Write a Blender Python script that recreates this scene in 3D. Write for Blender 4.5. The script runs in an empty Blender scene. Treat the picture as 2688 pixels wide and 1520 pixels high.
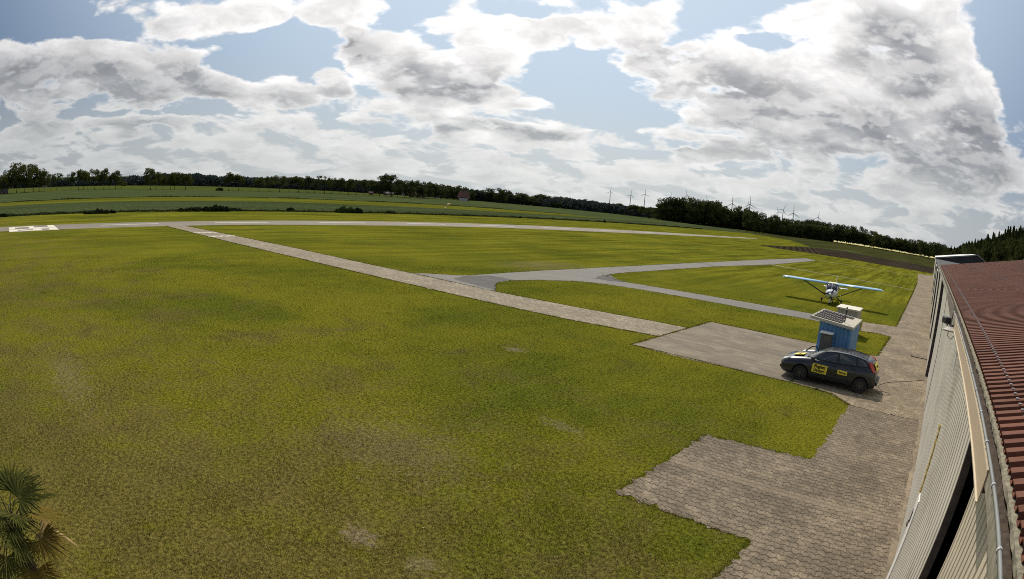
import bpy, bmesh, math, random, json
import numpy as np
from mathutils import Matrix, Vector
sc = bpy.context.scene
R = math.radians
rnd = random.Random(5)

# ---------------------------------------------------------------- camera
# wide lens with barrel distortion, as on the webcam that looks down from above the hangar gutter
cd = bpy.data.cameras.new('camera'); cam = bpy.data.objects.new('camera', cd)
sc.collection.objects.link(cam); sc.camera = cam
cd.type = 'PANO'; cd.panorama_type = 'FISHEYE_LENS_POLYNOMIAL'; cd.fisheye_fov = R(150)
cd.sensor_fit = 'HORIZONTAL'; cd.sensor_width = 36; cd.sensor_height = 36*579/1024
cd.fisheye_polynomial_k0 = 0
cd.fisheye_polynomial_k1 = -4.54166280e-02; cd.fisheye_polynomial_k2 = -1.23351839e-04
cd.fisheye_polynomial_k3 = 1.46420212e-05; cd.fisheye_polynomial_k4 = -9.63295565e-07
cd.clip_start = 0.05; cd.clip_end = 20000
CAM_H = 5.872; PITCH = -0.152294662; ROLL = 0.0893638266; YAW = 0.687922106
def rotz(a): c, s = math.cos(a), math.sin(a); return Matrix(((c,-s,0),(s,c,0),(0,0,1)))
_A = Matrix(((1,0,0),(0,0,-1),(0,1,0)))
_c, _s = math.cos(PITCH), math.sin(PITCH)
_P = Matrix(((1,0,0),(0,_c,-_s),(0,_s,_c)))
_M = (rotz(YAW) @ _P @ _A @ rotz(ROLL)).to_4x4(); _M.translation = Vector((0,0,CAM_H))
cam.matrix_world = _M

# ---------------------------------------------------------------- light and exposure
SUN_EL = R(49); SUN_DIR = Vector((-0.60, 0.80, 0)).normalized()      # towards the sun, ground plan
sd = bpy.data.lights.new('sun', 'SUN'); sun = bpy.data.objects.new('sun', sd); sc.collection.objects.link(sun)
sd.energy = 3.9; sd.angle = R(0.6); sd.color = (1.0, 0.90, 0.76)
to_sun = Vector((SUN_DIR.x*math.cos(SUN_EL), SUN_DIR.y*math.cos(SUN_EL), math.sin(SUN_EL)))
sun.rotation_euler = (-to_sun).to_track_quat('-Z', 'Y').to_euler(); sun.location = (0,0,60)
sc.view_settings.view_transform = 'Standard'; sc.view_settings.look = 'None'
sc.view_settings.exposure = 0.0; sc.view_settings.gamma = 1.0
try: sc.view_settings.use_curve_mapping = False
except Exception: pass
sc.cycles.use_adaptive_sampling = True; sc.cycles.max_bounces = 6
sc.cycles.use_denoising = False
sc.cycles.pixel_filter_type = 'BLACKMAN_HARRIS'; sc.cycles.filter_width = 1.0

# ---------------------------------------------------------------- node helper
class NT:
    def __init__(s, tree): s.t = tree; s.t.nodes.clear()
    def n(s, kind, **kw):
        nd = s.t.nodes.new(kind)
        for k, v in kw.items():
            if k.startswith('i_'):
                key = k[2:]
                key = int(key) if key.isdigit() else key.replace('_', ' ')
                s.set(nd.inputs[key], v)
            else: setattr(nd, k, v)
        return nd
    def set(s, inp, v):
        if isinstance(v, bpy.types.NodeSocket): s.t.links.new(v, inp)
        else:
            if isinstance(v, (tuple, list)) and len(v) == 3 and inp.type == 'RGBA': v = (*v, 1)
            inp.default_value = v
    def m(s, op, a, b=0.0, c=None, clamp=False):
        nd = s.t.nodes.new('ShaderNodeMath'); nd.operation = op; nd.use_clamp = clamp
        s.set(nd.inputs[0], a); s.set(nd.inputs[1], b)
        if c is not None: s.set(nd.inputs[2], c)
        return nd.outputs[0]
    def vm(s, op, a, b=(0,0,0), out=0, scale=None):
        nd = s.t.nodes.new('ShaderNodeVectorMath'); nd.operation = op
        s.set(nd.inputs[0], a)
        if scale is not None: s.set(nd.inputs['Scale'], scale)
        else: s.set(nd.inputs[1], b)
        return nd.outputs[out]
    def noise(s, vec, scale, detail=4, rough=0.55, dist=0.0, dim='3D'):
        nd = s.t.nodes.new('ShaderNodeTexNoise'); nd.noise_dimensions = dim; s.set(nd.inputs['Vector'], vec)
        nd.inputs['Scale'].default_value = scale; nd.inputs['Detail'].default_value = detail
        nd.inputs['Roughness'].default_value = rough; nd.inputs['Distortion'].default_value = dist
        return nd.outputs['Fac']
    def ramp(s, f, a, b, smooth=True, lo=0.0, hi=1.0):
        nd = s.t.nodes.new('ShaderNodeMapRange'); nd.interpolation_type = 'SMOOTHSTEP' if smooth else 'LINEAR'
        s.set(nd.inputs[0], f); nd.inputs[1].default_value = a; nd.inputs[2].default_value = b
        nd.inputs[3].default_value = lo; nd.inputs[4].default_value = hi
        return nd.outputs[0]
    def mix(s, f, a, b, blend='MIX'):
        nd = s.t.nodes.new('ShaderNodeMix'); nd.data_type = 'RGBA'; nd.blend_type = blend
        s.set(nd.inputs[0], f); s.set(nd.inputs[6], a); s.set(nd.inputs[7], b)
        return nd.outputs[2]
    def xyz(s, v):
        nd = s.t.nodes.new('ShaderNodeSeparateXYZ'); s.set(nd.inputs[0], v); return nd.outputs
    def comb(s, x, y, z):
        nd = s.t.nodes.new('ShaderNodeCombineXYZ'); s.set(nd.inputs[0], x); s.set(nd.inputs[1], y); s.set(nd.inputs[2], z); return nd.outputs[0]

# ---------------------------------------------------------------- sky with clouds
world = bpy.data.worlds.new('World'); sc.world = world; world.use_nodes = True
W = NT(world.node_tree)
tc = W.n('ShaderNodeTexCoord')
D = tc.outputs['Generated']
sky = W.n('ShaderNodeTexSky'); sky.sky_type = 'NISHITA'; sky.sun_disc = False
sky.sun_elevation = SUN_EL; sky.sun_rotation = math.atan2(SUN_DIR.x, SUN_DIR.y)
sky.altitude = 20; sky.air_density = 1.0; sky.dust_density = 1.4; sky.ozone_density = 1.2
SKY_K = 0.08
dx, dy, dz = W.xyz(D)
az = W.m('MULTIPLY', W.m('ARCTAN2', dx, dy), 57.29578)          # degrees from the hangar's axis
el = W.m('MULTIPLY', W.m('ARCSINE', dz), 57.29578)
azel = W.comb(az, el, 0.0)
def cloudcoord(lift):
    zz = W.m('ADD', W.m('MAXIMUM', dz, 0.0), 0.30+lift)
    return W.comb(W.m('DIVIDE', dx, zz), W.m('DIVIDE', dy, zz), lift*3)
# warp the placing of the big clouds so that their outlines are ragged
wv = W.n('ShaderNodeTexNoise'); W.set(wv.inputs['Vector'], cloudcoord(0.0)); wv.inputs['Scale'].default_value = 1.7; wv.inputs['Detail'].default_value = 5
warp = W.vm('MULTIPLY', W.vm('SUBTRACT', wv.outputs['Color'], (0.5,0.5,0.5)), (14.0, 6.0, 0.0))
azw = W.vm('ADD', azel, warp)
def blob(a0, e0, ra, re, rot=0.0, w=1.0):
    v = W.vm('SUBTRACT', azw, (a0, e0, 0))
    if rot:
        vr = W.n('ShaderNodeVectorRotate', rotation_type='Z_AXIS'); W.set(vr.inputs['Vector'], v); vr.inputs['Angle'].default_value = R(-rot); v = vr.outputs[0]
    v = W.vm('MULTIPLY', v, (1/ra, 1/re, 0))
    L = W.vm('LENGTH', v, out=1)
    return W.m('MULTIPLY', W.ramp(L, 1.5, 0.35), w)
CLOUDS = [(-87.0, 9.9, 8.2, 2.7, -0.0, 1.0), (-77.5, 9.9, 8.3, 3.1, 1.0, 1.0), (-69.3, 9.1, 5.7, 2.0, 2.0, 1.0), (-62.7, 8.5, 4.5, 1.4, 3.0, 1.0), (-57.6, 9.5, 2.2, 1.5, 4.0, 1.0), (-74.2, 14.1, 5.6, 1.4, 2.0, 1.0), (-67.5, 14.6, 6.5, 1.7, 3.0, 1.0), (-57.2, 15.0, 4.9, 2.2, 4.0, 1.0), (-52.4, 12.7, 4.8, 2.8, 4.0, 1.0), (-47.0, 10.7, 6.2, 2.8, 5.0, 1.0), (-43.2, 13.8, 3.3, 2.6, 5.0, 1.0), (-37.5, 16.0, 9.7, 1.7, 6.0, 1.0), (-39.9, 14.5, 4.4, 1.5, 5.0, 1.0), (-28.1, 16.4, 5.3, 3.0, 6.0, 1.0), (-23.8, 13.4, 8.8, 3.3, 6.0, 1.0), (-16.5, 11.7, 11.1, 3.6, 7.0, 1.0), (-6.7, 10.7, 12.9, 4.3, 8.0, 1.0), (1.6, 9.0, 9.1, 5.2, 8.0, 1.0), (-11.4, 19.5, 11.1, 1.7, 7.0, 1.0), (-1.0, 18.4, 6.9, 4.0, 7.0, 1.0), (3.9, 14.7, 5.2, 3.6, 8.0, 1.0), (-39.5, 9.3, 2.6, 0.9, 5.0, 1.0), (-79.9, 5.0, 13.0, 0.9, 1.0, 1.0), (-61.9, 7.8, 3.0, 1.1, 3.0, 1.0), (-21.9, 6.3, 6.0, 1.1, 7.0, 1.0), (-42.1, 5.7, 7.3, 1.3, 5.0, 1.0), (-9.5, 14.7, 6.2, 2.5, 7.0, 1.0), (-2.6, 13.1, 7.5, 3.2, 8.0, 1.0), (4.7, 8.8, 5.1, 4.2, 9.0, 1.0), (-0.4, 5.5, 7.8, 2.1, 9.0, 1.0), (-33.7, 15.2, 3.7, 1.5, 6.0, 1.0), (-13.5, 15.3, 4.8, 1.8, 7.0, 1.0), (-83.4, 11.8, 6.8, 1.5, 0.0, 1.0)]
GAPS = [(-90.7, 14.6, 8.3, 2.3, -0.0, 1.0), (-81.8, 14.0, 4.7, 1.5, 1.0, 0.8), (-61.6, 11.5, 4.9, 2.2, 3.0, 1.0), (-34.4, 10.7, 6.3, 3.3, 6.0, 1.1), (-28.8, 9.2, 5.2, 1.6, 6.0, 0.9), (-48.3, 15.8, 2.2, 2.3, 5.0, 0.5), (-19.7, 19.1, 4.7, 1.3, 6.0, 0.9), (-40.2, 17.3, 4.5, 0.8, 5.0, 0.5), (9.0, 21.1, 4.7, 4.1, 7.0, 1.2), (9.3, 17.2, 2.0, 3.3, 8.0, 0.8), (-72.4, 6.0, 11.4, 0.6, 2.0, 0.55), (-25.6, 6.8, 5.6, 0.7, 7.0, 0.3), (-17.0, 17.2, 2.4, 0.7, 7.0, 0.6)]
GREYS = [(-87.5, 8.5, 8.5, 2.1, -0.0, 1.0), (-78.4, 8.4, 9.8, 2.4, 1.0, 1.0), (-82.9, 7.5, 7.0, 1.2, 0.0, 1.0), (-70.5, 8.9, 3.5, 2.1, 2.0, 1.0), (-62.7, 8.1, 2.9, 0.9, 3.0, 1.0), (-57.7, 9.3, 2.4, 1.3, 4.0, 1.0), (-48.7, 10.0, 7.1, 2.4, 5.0, 1.0), (-53.8, 12.0, 2.9, 1.4, 4.0, 1.0), (-45.0, 9.7, 4.3, 1.2, 5.0, 1.0), (-74.5, 4.3, 4.6, 0.7, 1.0, 1.0), (-86.0, 5.4, 3.4, 0.6, -1.0, 1.0), (-54.9, 5.8, 5.2, 0.7, 4.0, 1.0), (-47.5, 4.7, 7.1, 0.6, 5.0, 1.0), (-27.9, 13.4, 6.8, 2.2, 6.0, 1.0), (-21.5, 11.5, 8.9, 2.6, 7.0, 1.0), (-15.3, 9.6, 10.2, 2.8, 7.0, 1.0), (-7.4, 8.1, 9.7, 2.3, 8.0, 1.0), (-9.5, 10.4, 7.9, 2.3, 8.0, 1.0), (-5.3, 17.8, 5.1, 2.4, 7.0, 1.0), (-2.9, 15.9, 4.0, 2.8, 8.0, 1.0), (2.9, 11.7, 4.7, 2.8, 8.0, 1.0), (6.0, 9.0, 5.5, 2.3, 9.0, 1.0), (2.5, 6.7, 5.8, 1.8, 9.0, 1.0), (-10.4, 5.2, 3.0, 0.9, 8.0, 1.0), (-38.4, 6.0, 5.7, 0.7, 5.0, 1.0), (-25.6, 6.6, 5.8, 0.6, 7.0, 1.0), (-1.7, 7.1, 6.7, 1.8, 8.0, 1.0)]
def total(lst, op='ADD'):
    t = None
    for b in lst:
        v = blob(*b); t = v if t is None else W.m(op, t, v)
    return t
big = total(CLOUDS, 'MAXIMUM'); gap = total(GAPS, 'MAXIMUM')
lowband = W.m('MULTIPLY', W.ramp(el, 10.5, 6.5), 0.40)
lowk = W.ramp(el, 9.5, 6.5)
place = W.m('SUBTRACT', W.m('MAXIMUM', big, lowband), W.m('MULTIPLY', gap, 0.9))
# overhead and behind the camera the cloud stays broken
seen = W.ramp(el, 30.0, 24.0)
place = W.m('MULTIPLY', place, seen)
def dens(lift):
    c = cloudcoord(lift)
    a = W.noise(c, 1.7, 3, 0.5, dim='2D')
    b = W.noise(c, 4.6, 8, 0.56, 0.15, dim='2D')
    # low over the horizon the cumulus stand in rows, seen from the side
    lc = W.comb(W.m('MULTIPLY', az, 0.085), W.m('MULTIPLY', W.m('POWER', W.m('MAXIMUM', W.m('ADD', el, lift*22.0), 0.05), 0.72), 0.50), 0.0)
    lb = W.m('ADD', W.m('MULTIPLY', W.m('SUBTRACT', W.noise(lc, 2.1, 8, 0.58, 0.25, dim='2D'), 0.47), 2.1), -0.02)
    v = W.n('ShaderNodeTexVoronoi', feature='SMOOTH_F1', voronoi_dimensions='2D'); W.set(v.inputs['Vector'], W.vm('ADD', c, W.vm('SCALE', W.vm('SUBTRACT', wv.outputs['Color'], (0.5,0.5,0.5)), scale=0.25)))
    v.inputs['Scale'].default_value = 7.5; v.inputs['Detail'].default_value = 3; v.inputs['Roughness'].default_value = 0.55; v.inputs['Smoothness'].default_value = 0.35
    bil = W.m('SUBTRACT', 0.98, v.outputs['Distance'])
    s = W.m('ADD', W.m('MULTIPLY', W.m('SUBTRACT', a, 0.5), 0.9), W.m('MULTIPLY', W.m('SUBTRACT', b, 0.5), 1.25))
    s = W.m('ADD', s, W.m('MULTIPLY', bil, 0.42))
    s = W.m('ADD', W.m('MULTIPLY', s, W.m('SUBTRACT', 1.0, lowk)), W.m('MULTIPLY', lb, lowk))
    return W.m('ADD', W.m('ADD', s, 0.06), W.m('MULTIPLY', place, 0.62))
d0 = dens(0.0); d1 = dens(0.022); d2 = dens(0.07)
TH = 0.22
cover = W.mix(W.ramp(el, 9.0, 3.0), W.ramp(d0, TH-0.10, TH+0.22), W.ramp(d0, TH-0.08, TH+0.16))
cover = W.xyz(cover)[0]
thick = W.ramp(W.m('ADD', W.m('MULTIPLY', d0, 0.4), W.m('MULTIPLY', d2, 0.6)), TH+0.05, TH+0.50)
lit = W.ramp(W.m('SUBTRACT', d0, d1), -0.14, 0.20)
cosun = W.vm('DOT_PRODUCT', D, tuple(to_sun), out=1)
nearsun = W.ramp(cosun, 0.38, 0.92)
grey = total(GREYS, 'MAXIMUM')
soft = W.noise(cloudcoord(0.03), 3.0, 6, 0.55, 0.2, dim='2D')
shade = W.m('ADD', W.m('MULTIPLY', thick, W.ramp(lowk, 0, 1, lo=0.42, hi=0.62)), W.m('MULTIPLY', W.m('MULTIPLY', grey, W.ramp(soft, 0.12, 0.62)), 0.80))
shade = W.m('MULTIPLY', shade, W.m('SUBTRACT', 1.0, W.m('MULTIPLY', lit, 0.42)))
shade = W.m('MULTIPLY', shade, W.ramp(d0, TH+0.02, TH+0.30))
shade = W.m('MULTIPLY', shade, W.m('SUBTRACT', 1.0, W.m('MULTIPLY', nearsun, 0.30)), clamp=True)
topc = W.mix(nearsun, (0.64,0.64,0.65,1), (1.25,1.22,1.19,1))
cc = W.mix(shade, topc, (0.29,0.305,0.335,1))
cc = W.vm('SCALE', cc, scale=W.ramp(W.noise(cloudcoord(0.01), 6.5, 8, 0.62, 0.3, dim='2D'), 0.25, 0.75, lo=0.84, hi=1.12))
# distance veil near the horizon
veil = W.ramp(el, 12.0, 0.0)
skyc = W.vm('SCALE', sky.outputs[0], scale=SKY_K)
skyc = W.mix(0.72, skyc, W.mix(nearsun, (0.05,0.105,0.225,1), (0.68,0.82,0.95,1)))
mixed = W.mix(cover, skyc, cc)
mixed = W.mix(W.m('MULTIPLY', veil, 0.68), mixed, W.mix(nearsun, (0.50,0.53,0.53,1), (0.72,0.75,0.73,1)))
# only the half of the sky the camera faces carries the broken cloud; overhead and behind it thins out
bg = W.n('ShaderNodeBackground'); W.set(bg.inputs[0], mixed); bg.inputs[1].default_value = 1.0
below = W.n('ShaderNodeBackground'); below.inputs[0].default_value = (0.10,0.11,0.06,1); below.inputs[1].default_value = 1
ms = W.n('ShaderNodeMixShader'); W.set(ms.inputs[0], W.ramp(dz, -0.02, -0.01, False)); W.t.links.new(bg.outputs[0], ms.inputs[2 - 1]); W.t.links.new(below.outputs[0], ms.inputs[2])
W.set(ms.inputs[0], W.ramp(dz, -0.01, -0.02, False))
ow = W.n('ShaderNodeOutputWorld'); W.t.links.new(ms.outputs[0], ow.inputs[0])
try:
    world.cycles.sampling_method = 'MANUAL'; world.cycles.sample_map_resolution = 512
except Exception: pass

# ---------------------------------------------------------------- object helpers
def tag(o, label=None, cat=None, group=None, kind=None):
    if label: o['label'] = label
    if cat: o['category'] = cat
    if group: o['group'] = group
    if kind: o['kind'] = kind
    return o
def empty(name, loc=(0,0,0), rz=0.0):
    o = bpy.data.objects.new(name, None); sc.collection.objects.link(o)
    o.location = loc; o.rotation_euler = (0,0,rz); o.empty_display_size = 0.3
    return o
class MB:
    def __init__(s): s.v = []; s.f = []
    def add(s, verts, faces):
        b = len(s.v); s.v += [tuple(v) for v in verts]; s.f += [tuple(i+b for i in f) for f in faces]; return s
    def box(s, x0, x1, y0, y1, z0, z1, M=None):
        vs = [(x,y,z) for z in (z0,z1) for y in (y0,y1) for x in (x0,x1)]
        if M is not None: vs = [M @ Vector(v) for v in vs]
        return s.add(vs, [(0,2,3,1),(4,5,7,6),(0,1,5,4),(2,6,7,3),(0,4,6,2),(1,3,7,5)])
    def tube(s, pts, r, n=8, r1=None, cap=True):
        pts = [Vector(p) for p in pts]; rings = []
        up = Vector((0,0,1)); N = len(pts)
        for i, p in enumerate(pts):
            t = (pts[min(i+1,N-1)] - pts[max(i-1,0)]).normalized()
            a = t.cross(up)
            if a.length < 1e-3: a = t.cross(Vector((1,0,0)))
            a.normalize(); b = a.cross(t)
            rr = r if r1 is None else r + (r1-r)*i/max(1,N-1)
            rings.append([p + a*(math.cos(2*math.pi*k/n)*rr) + b*(math.sin(2*math.pi*k/n)*rr) for k in range(n)])
        return s.loft(rings, cap)
    def loft(s, rings, cap=True, closed=True):
        n = len(rings[0]); vs = [v for r_ in rings for v in r_]; fs = []
        for i in range(len(rings)-1):
            for k in range(n if closed else n-1):
                a = i*n+k; b = i*n+(k+1)%n
                fs.append((a, b, b+n, a+n))
        if cap: fs.append(tuple(range(n-1,-1,-1))); fs.append(tuple((len(rings)-1)*n+k for k in range(n)))
        return s.add(vs, fs)
    def lathe(s, prof, n, M=None, cap=True):           # prof: (radius, z)
        rings = [[Vector((r*math.cos(2*math.pi*k/n), r*math.sin(2*math.pi*k/n), z)) for k in range(n)] for r, z in prof]
        if M is not None: rings = [[M @ v for v in r_] for r_ in rings]
        return s.loft(rings, cap)
    def prism(s, poly, z0, z1, M=None):                # poly in xy
        n = len(poly); vs = [Vector((x,y,z0)) for x,y in poly]+[Vector((x,y,z1)) for x,y in poly]
        if M is not None: vs = [M @ v for v in vs]
        fs = [tuple(range(n-1,-1,-1)), tuple(range(n,2*n))]+[(i,(i+1)%n,(i+1)%n+n,i+n) for i in range(n)]
        return s.add(vs, fs)
    def build(s, name, mat, parent=None, smooth=False, loc=None, fix=True):
        me = bpy.data.meshes.new(name); me.from_pydata([tuple(v) for v in s.v], [], s.f)
        if fix:
            bm = bmesh.new(); bm.from_mesh(me); bmesh.ops.recalc_face_normals(bm, faces=bm.faces); bm.to_mesh(me); bm.free()
        if smooth:
            me.polygons.foreach_set('use_smooth', [True]*len(me.polygons))
            if smooth != 'all': me.set_sharp_from_angle(angle=R(38))
        me.materials.append(mat); me.update()
        o = bpy.data.objects.new(name, me); sc.collection.objects.link(o)
        if parent is not None: o.parent = parent
        if loc is not None: o.location = loc
        return o
def bevel(o, w=0.01, seg=2):
    b = o.modifiers.new('bevel', 'BEVEL'); b.width = w; b.segments = seg; b.limit_method = 'ANGLE'; b.angle_limit = R(35); return o
def copy_tree(o, parent=None):
    c = o.copy(); sc.collection.objects.link(c)
    if parent is not None: c.parent = parent
    for ch in list(o.children): copy_tree(ch, c)
    return c
def np_mesh(name, V, F, mat, parent=None, cols=None):
    """V (n,3) float, F (m,k) int with k constant"""
    me = bpy.data.meshes.new(name); k = F.shape[1]
    me.vertices.add(len(V)); me.vertices.foreach_set('co', V.astype(np.float32).ravel())
    me.loops.add(F.size); me.loops.foreach_set('vertex_index', F.astype(np.int32).ravel())
    me.polygons.add(len(F)); me.polygons.foreach_set('loop_start', np.arange(0, F.size, k, dtype=np.int32))
    me.polygons.foreach_set('loop_total', np.full(len(F), k, dtype=np.int32))
    if cols is not None:
        a = me.attributes.new('tint', 'FLOAT', 'FACE'); a.data.foreach_set('value', cols.astype(np.float32))
    me.update(calc_edges=True); me.validate()
    me.materials.append(mat)
    o = bpy.data.objects.new(name, me); sc.collection.objects.link(o)
    if parent is not None: o.parent = parent
    return o

# ---------------------------------------------------------------- materials
MATS = {}
def mat(name, col=(0.5,0.5,0.5), rough=0.7, metal=0.0, var=0.0, vscale=6.0, bump=0.0, bscale=30.0, spec=0.5, dirt=None, coat=0.0):
    if name in MATS: return MATS[name]
    m_ = bpy.data.materials.new(name); m_.use_nodes = True; N = NT(m_.node_tree)
    p = N.n('ShaderNodeBsdfPrincipled'); o = N.n('ShaderNodeOutputMaterial'); m_.node_tree.links.new(p.outputs[0], o.inputs[0])
    g = N.n('ShaderNodeNewGeometry'); pos = g.outputs['Position']
    c = (*col, 1)
    if var:
        f = N.noise(pos, vscale, 5, 0.6)
        c = N.mix(N.ramp(f, 0.3, 0.7), tuple(x*(1-var) for x in col)+(1,), tuple(min(1,x*(1+var)) for x in col)+(1,))
    if dirt:
        f2 = N.noise(pos, dirt[1], 6, 0.7)
        c = N.mix(N.m('MULTIPLY', N.ramp(f2, 0.5, 0.72), dirt[2]), c, (*dirt[0], 1))
    N.set(p.inputs['Base Color'], c); p.inputs['Roughness'].default_value = rough; p.inputs['Metallic'].default_value = metal
    p.inputs['Specular IOR Level'].default_value = spec
    if coat: p.inputs['Coat Weight'].default_value = coat; p.inputs['Coat Roughness'].default_value = 0.05
    if bump:
        b = N.n('ShaderNodeBump'); b.inputs['Strength'].default_value = bump; b.inputs['Distance'].default_value = 0.01
        N.set(b.inputs['Height'], N.noise(pos, bscale, 4, 0.6)); N.set(p.inputs['Normal'], b.outputs[0])
    MATS[name] = m_; return m_

def lawn_colour(N, pos, speck=True):
    x, y, z = N.xyz(pos)
    n1 = N.noise(pos, 0.10, 3, 0.55, 0.4)
    n2 = N.noise(pos, 0.42, 5, 0.62, 0.5)
    n3 = N.noise(pos, 2.6, 5, 0.68)
    st = N.noise(N.vm('MULTIPLY', pos, (1.0, 0.09, 1.0)), 0.9, 3, 0.6)
    green = (0.084,0.098,0.011,1); yell = (0.142,0.138,0.014,1); dry = (0.128,0.098,0.036,1); deep = (0.042,0.064,0.010,1)
    c = N.mix(N.ramp(n1, 0.36, 0.62), green, yell)
    c = N.mix(N.m('MULTIPLY', N.ramp(n2, 0.52, 0.74), 0.40), c, deep)
    c = N.mix(N.m('MULTIPLY', N.ramp(st, 0.40, 0.66), 0.35), c, yell)
    near = N.m('ADD', N.ramp(N.m('ADD', y, N.m('MULTIPLY', x, -0.12)), 26.0, 4.0), N.ramp(N.m('ADD', N.m('ABSOLUTE', N.m('SUBTRACT', N.m('MULTIPLY', x, -1.0), 9.0)), y), 12.5, 6.5, lo=0.0, hi=0.55))
    dn = N.m('ADD', N.m('MULTIPLY', n2, 0.6), N.m('ADD', N.m('MULTIPLY', n3, 0.35), N.m('MULTIPLY', near, 0.14)))
    c = N.mix(N.m('MULTIPLY', N.ramp(dn, 0.50, 0.74), 0.68), c, dry)
    far = N.ramp(N.vm('LENGTH', pos, out=1), 25.0, 90.0)
    c = N.mix(N.m('MULTIPLY', far, 0.30), c, (0.132,0.136,0.017,1))
    # worn bare places that the photograph shows
    for (bx, by, rx, ry, k) in ((-7.42,5.57,0.55,0.25,0.75), (-14.5,18.11,0.5,0.35,0.8), (-8.44,12.91,0.8,0.4,0.45), (-6.13,5.83,0.3,0.3,0.5), (-18.5,2.3,3.2,0.8,0.40), (-32,43,3.0,5.0,0.45), (-21,27.3,.6,.4,0.6), (-10.2,8.6,2.6,1.6,0.25)):
        v = N.vm('MULTIPLY', N.vm('SUBTRACT', pos, (bx,by,0)), (1/rx,1/ry,0))
        L = N.m('ADD', N.vm('LENGTH', v, out=1), N.m('MULTIPLY', N.m('SUBTRACT', N.noise(pos, 3.4, 6, 0.75, 1.0), 0.45), 5.5))
        c = N.mix(N.m('MULTIPLY', N.ramp(L, 1.25, 0.7), k*0.8), c, (0.19,0.15,0.10,1))
    if speck:
        f = N.noise(pos, 11.0, 6, 0.75); f2 = N.noise(N.vm('MULTIPLY', pos, (1,1.0,1)), 38.0, 3, 0.7)
        sp = N.m('ADD', N.ramp(f, 0.30, 0.70, lo=0.34, hi=1.62), N.ramp(f2, 0.3, 0.7, lo=-0.38, hi=0.42))
        # mown streaks seen along the far lawn
        st2 = N.noise(N.vm('MULTIPLY', pos, (1.0, 0.06, 1.0)), 0.75, 5, 0.75)
        sp = N.m('MULTIPLY', sp, N.m('ADD', 1.0, N.m('MULTIPLY', N.m('MULTIPLY', far, 1.0), N.ramp(st2, 0.38, 0.62, lo=-0.36, hi=0.30))))
        c = N.vm('SCALE', c, scale=sp)
    return c
def lawn_mat():
    m_ = bpy.data.materials.new('lawn'); m_.use_nodes = True; N = NT(m_.node_tree)
    p = N.n('ShaderNodeBsdfPrincipled'); o = N.n('ShaderNodeOutputMaterial'); m_.node_tree.links.new(p.outputs[0], o.inputs[0])
    g = N.n('ShaderNodeNewGeometry'); pos = g.outputs['Position']
    N.set(p.inputs['Base Color'], lawn_colour(N, pos)); p.inputs['Roughness'].default_value = 1.0; p.inputs['Specular IOR Level'].default_value = 0.0
    b = N.n('ShaderNodeBump'); b.inputs['Strength'].default_value = 0.9; b.inputs['Distance'].default_value = 0.05
    N.set(b.inputs['Height'], N.noise(pos, 14.0, 6, 0.75)); N.set(p.inputs['Normal'], b.outputs[0])
    return m_
def blade_mat():
    m_ = bpy.data.materials.new('grass_blades'); m_.use_nodes = True; N = NT(m_.node_tree)
    g = N.n('ShaderNodeNewGeometry'); pos = g.outputs['Position']
    at = N.n('ShaderNodeAttribute', attribute_name='tint')
    c = N.vm('SCALE', lawn_colour(N, pos, False), scale=N.ramp(at.outputs['Fac'], 0, 1, False, 0.65, 1.55))
    d = N.n('ShaderNodeBsdfDiffuse'); t = N.n('ShaderNodeBsdfTranslucent'); N.set(d.inputs[0], c); N.set(t.inputs[0], c)
    mx = N.n('ShaderNodeMixShader'); mx.inputs[0].default_value = 0.35; o = N.n('ShaderNodeOutputMaterial')
    L = m_.node_tree.links; L.new(d.outputs[0], mx.inputs[1]); L.new(t.outputs[0], mx.inputs[2]); L.new(mx.outputs[0], o.inputs[0])
    return m_
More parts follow.
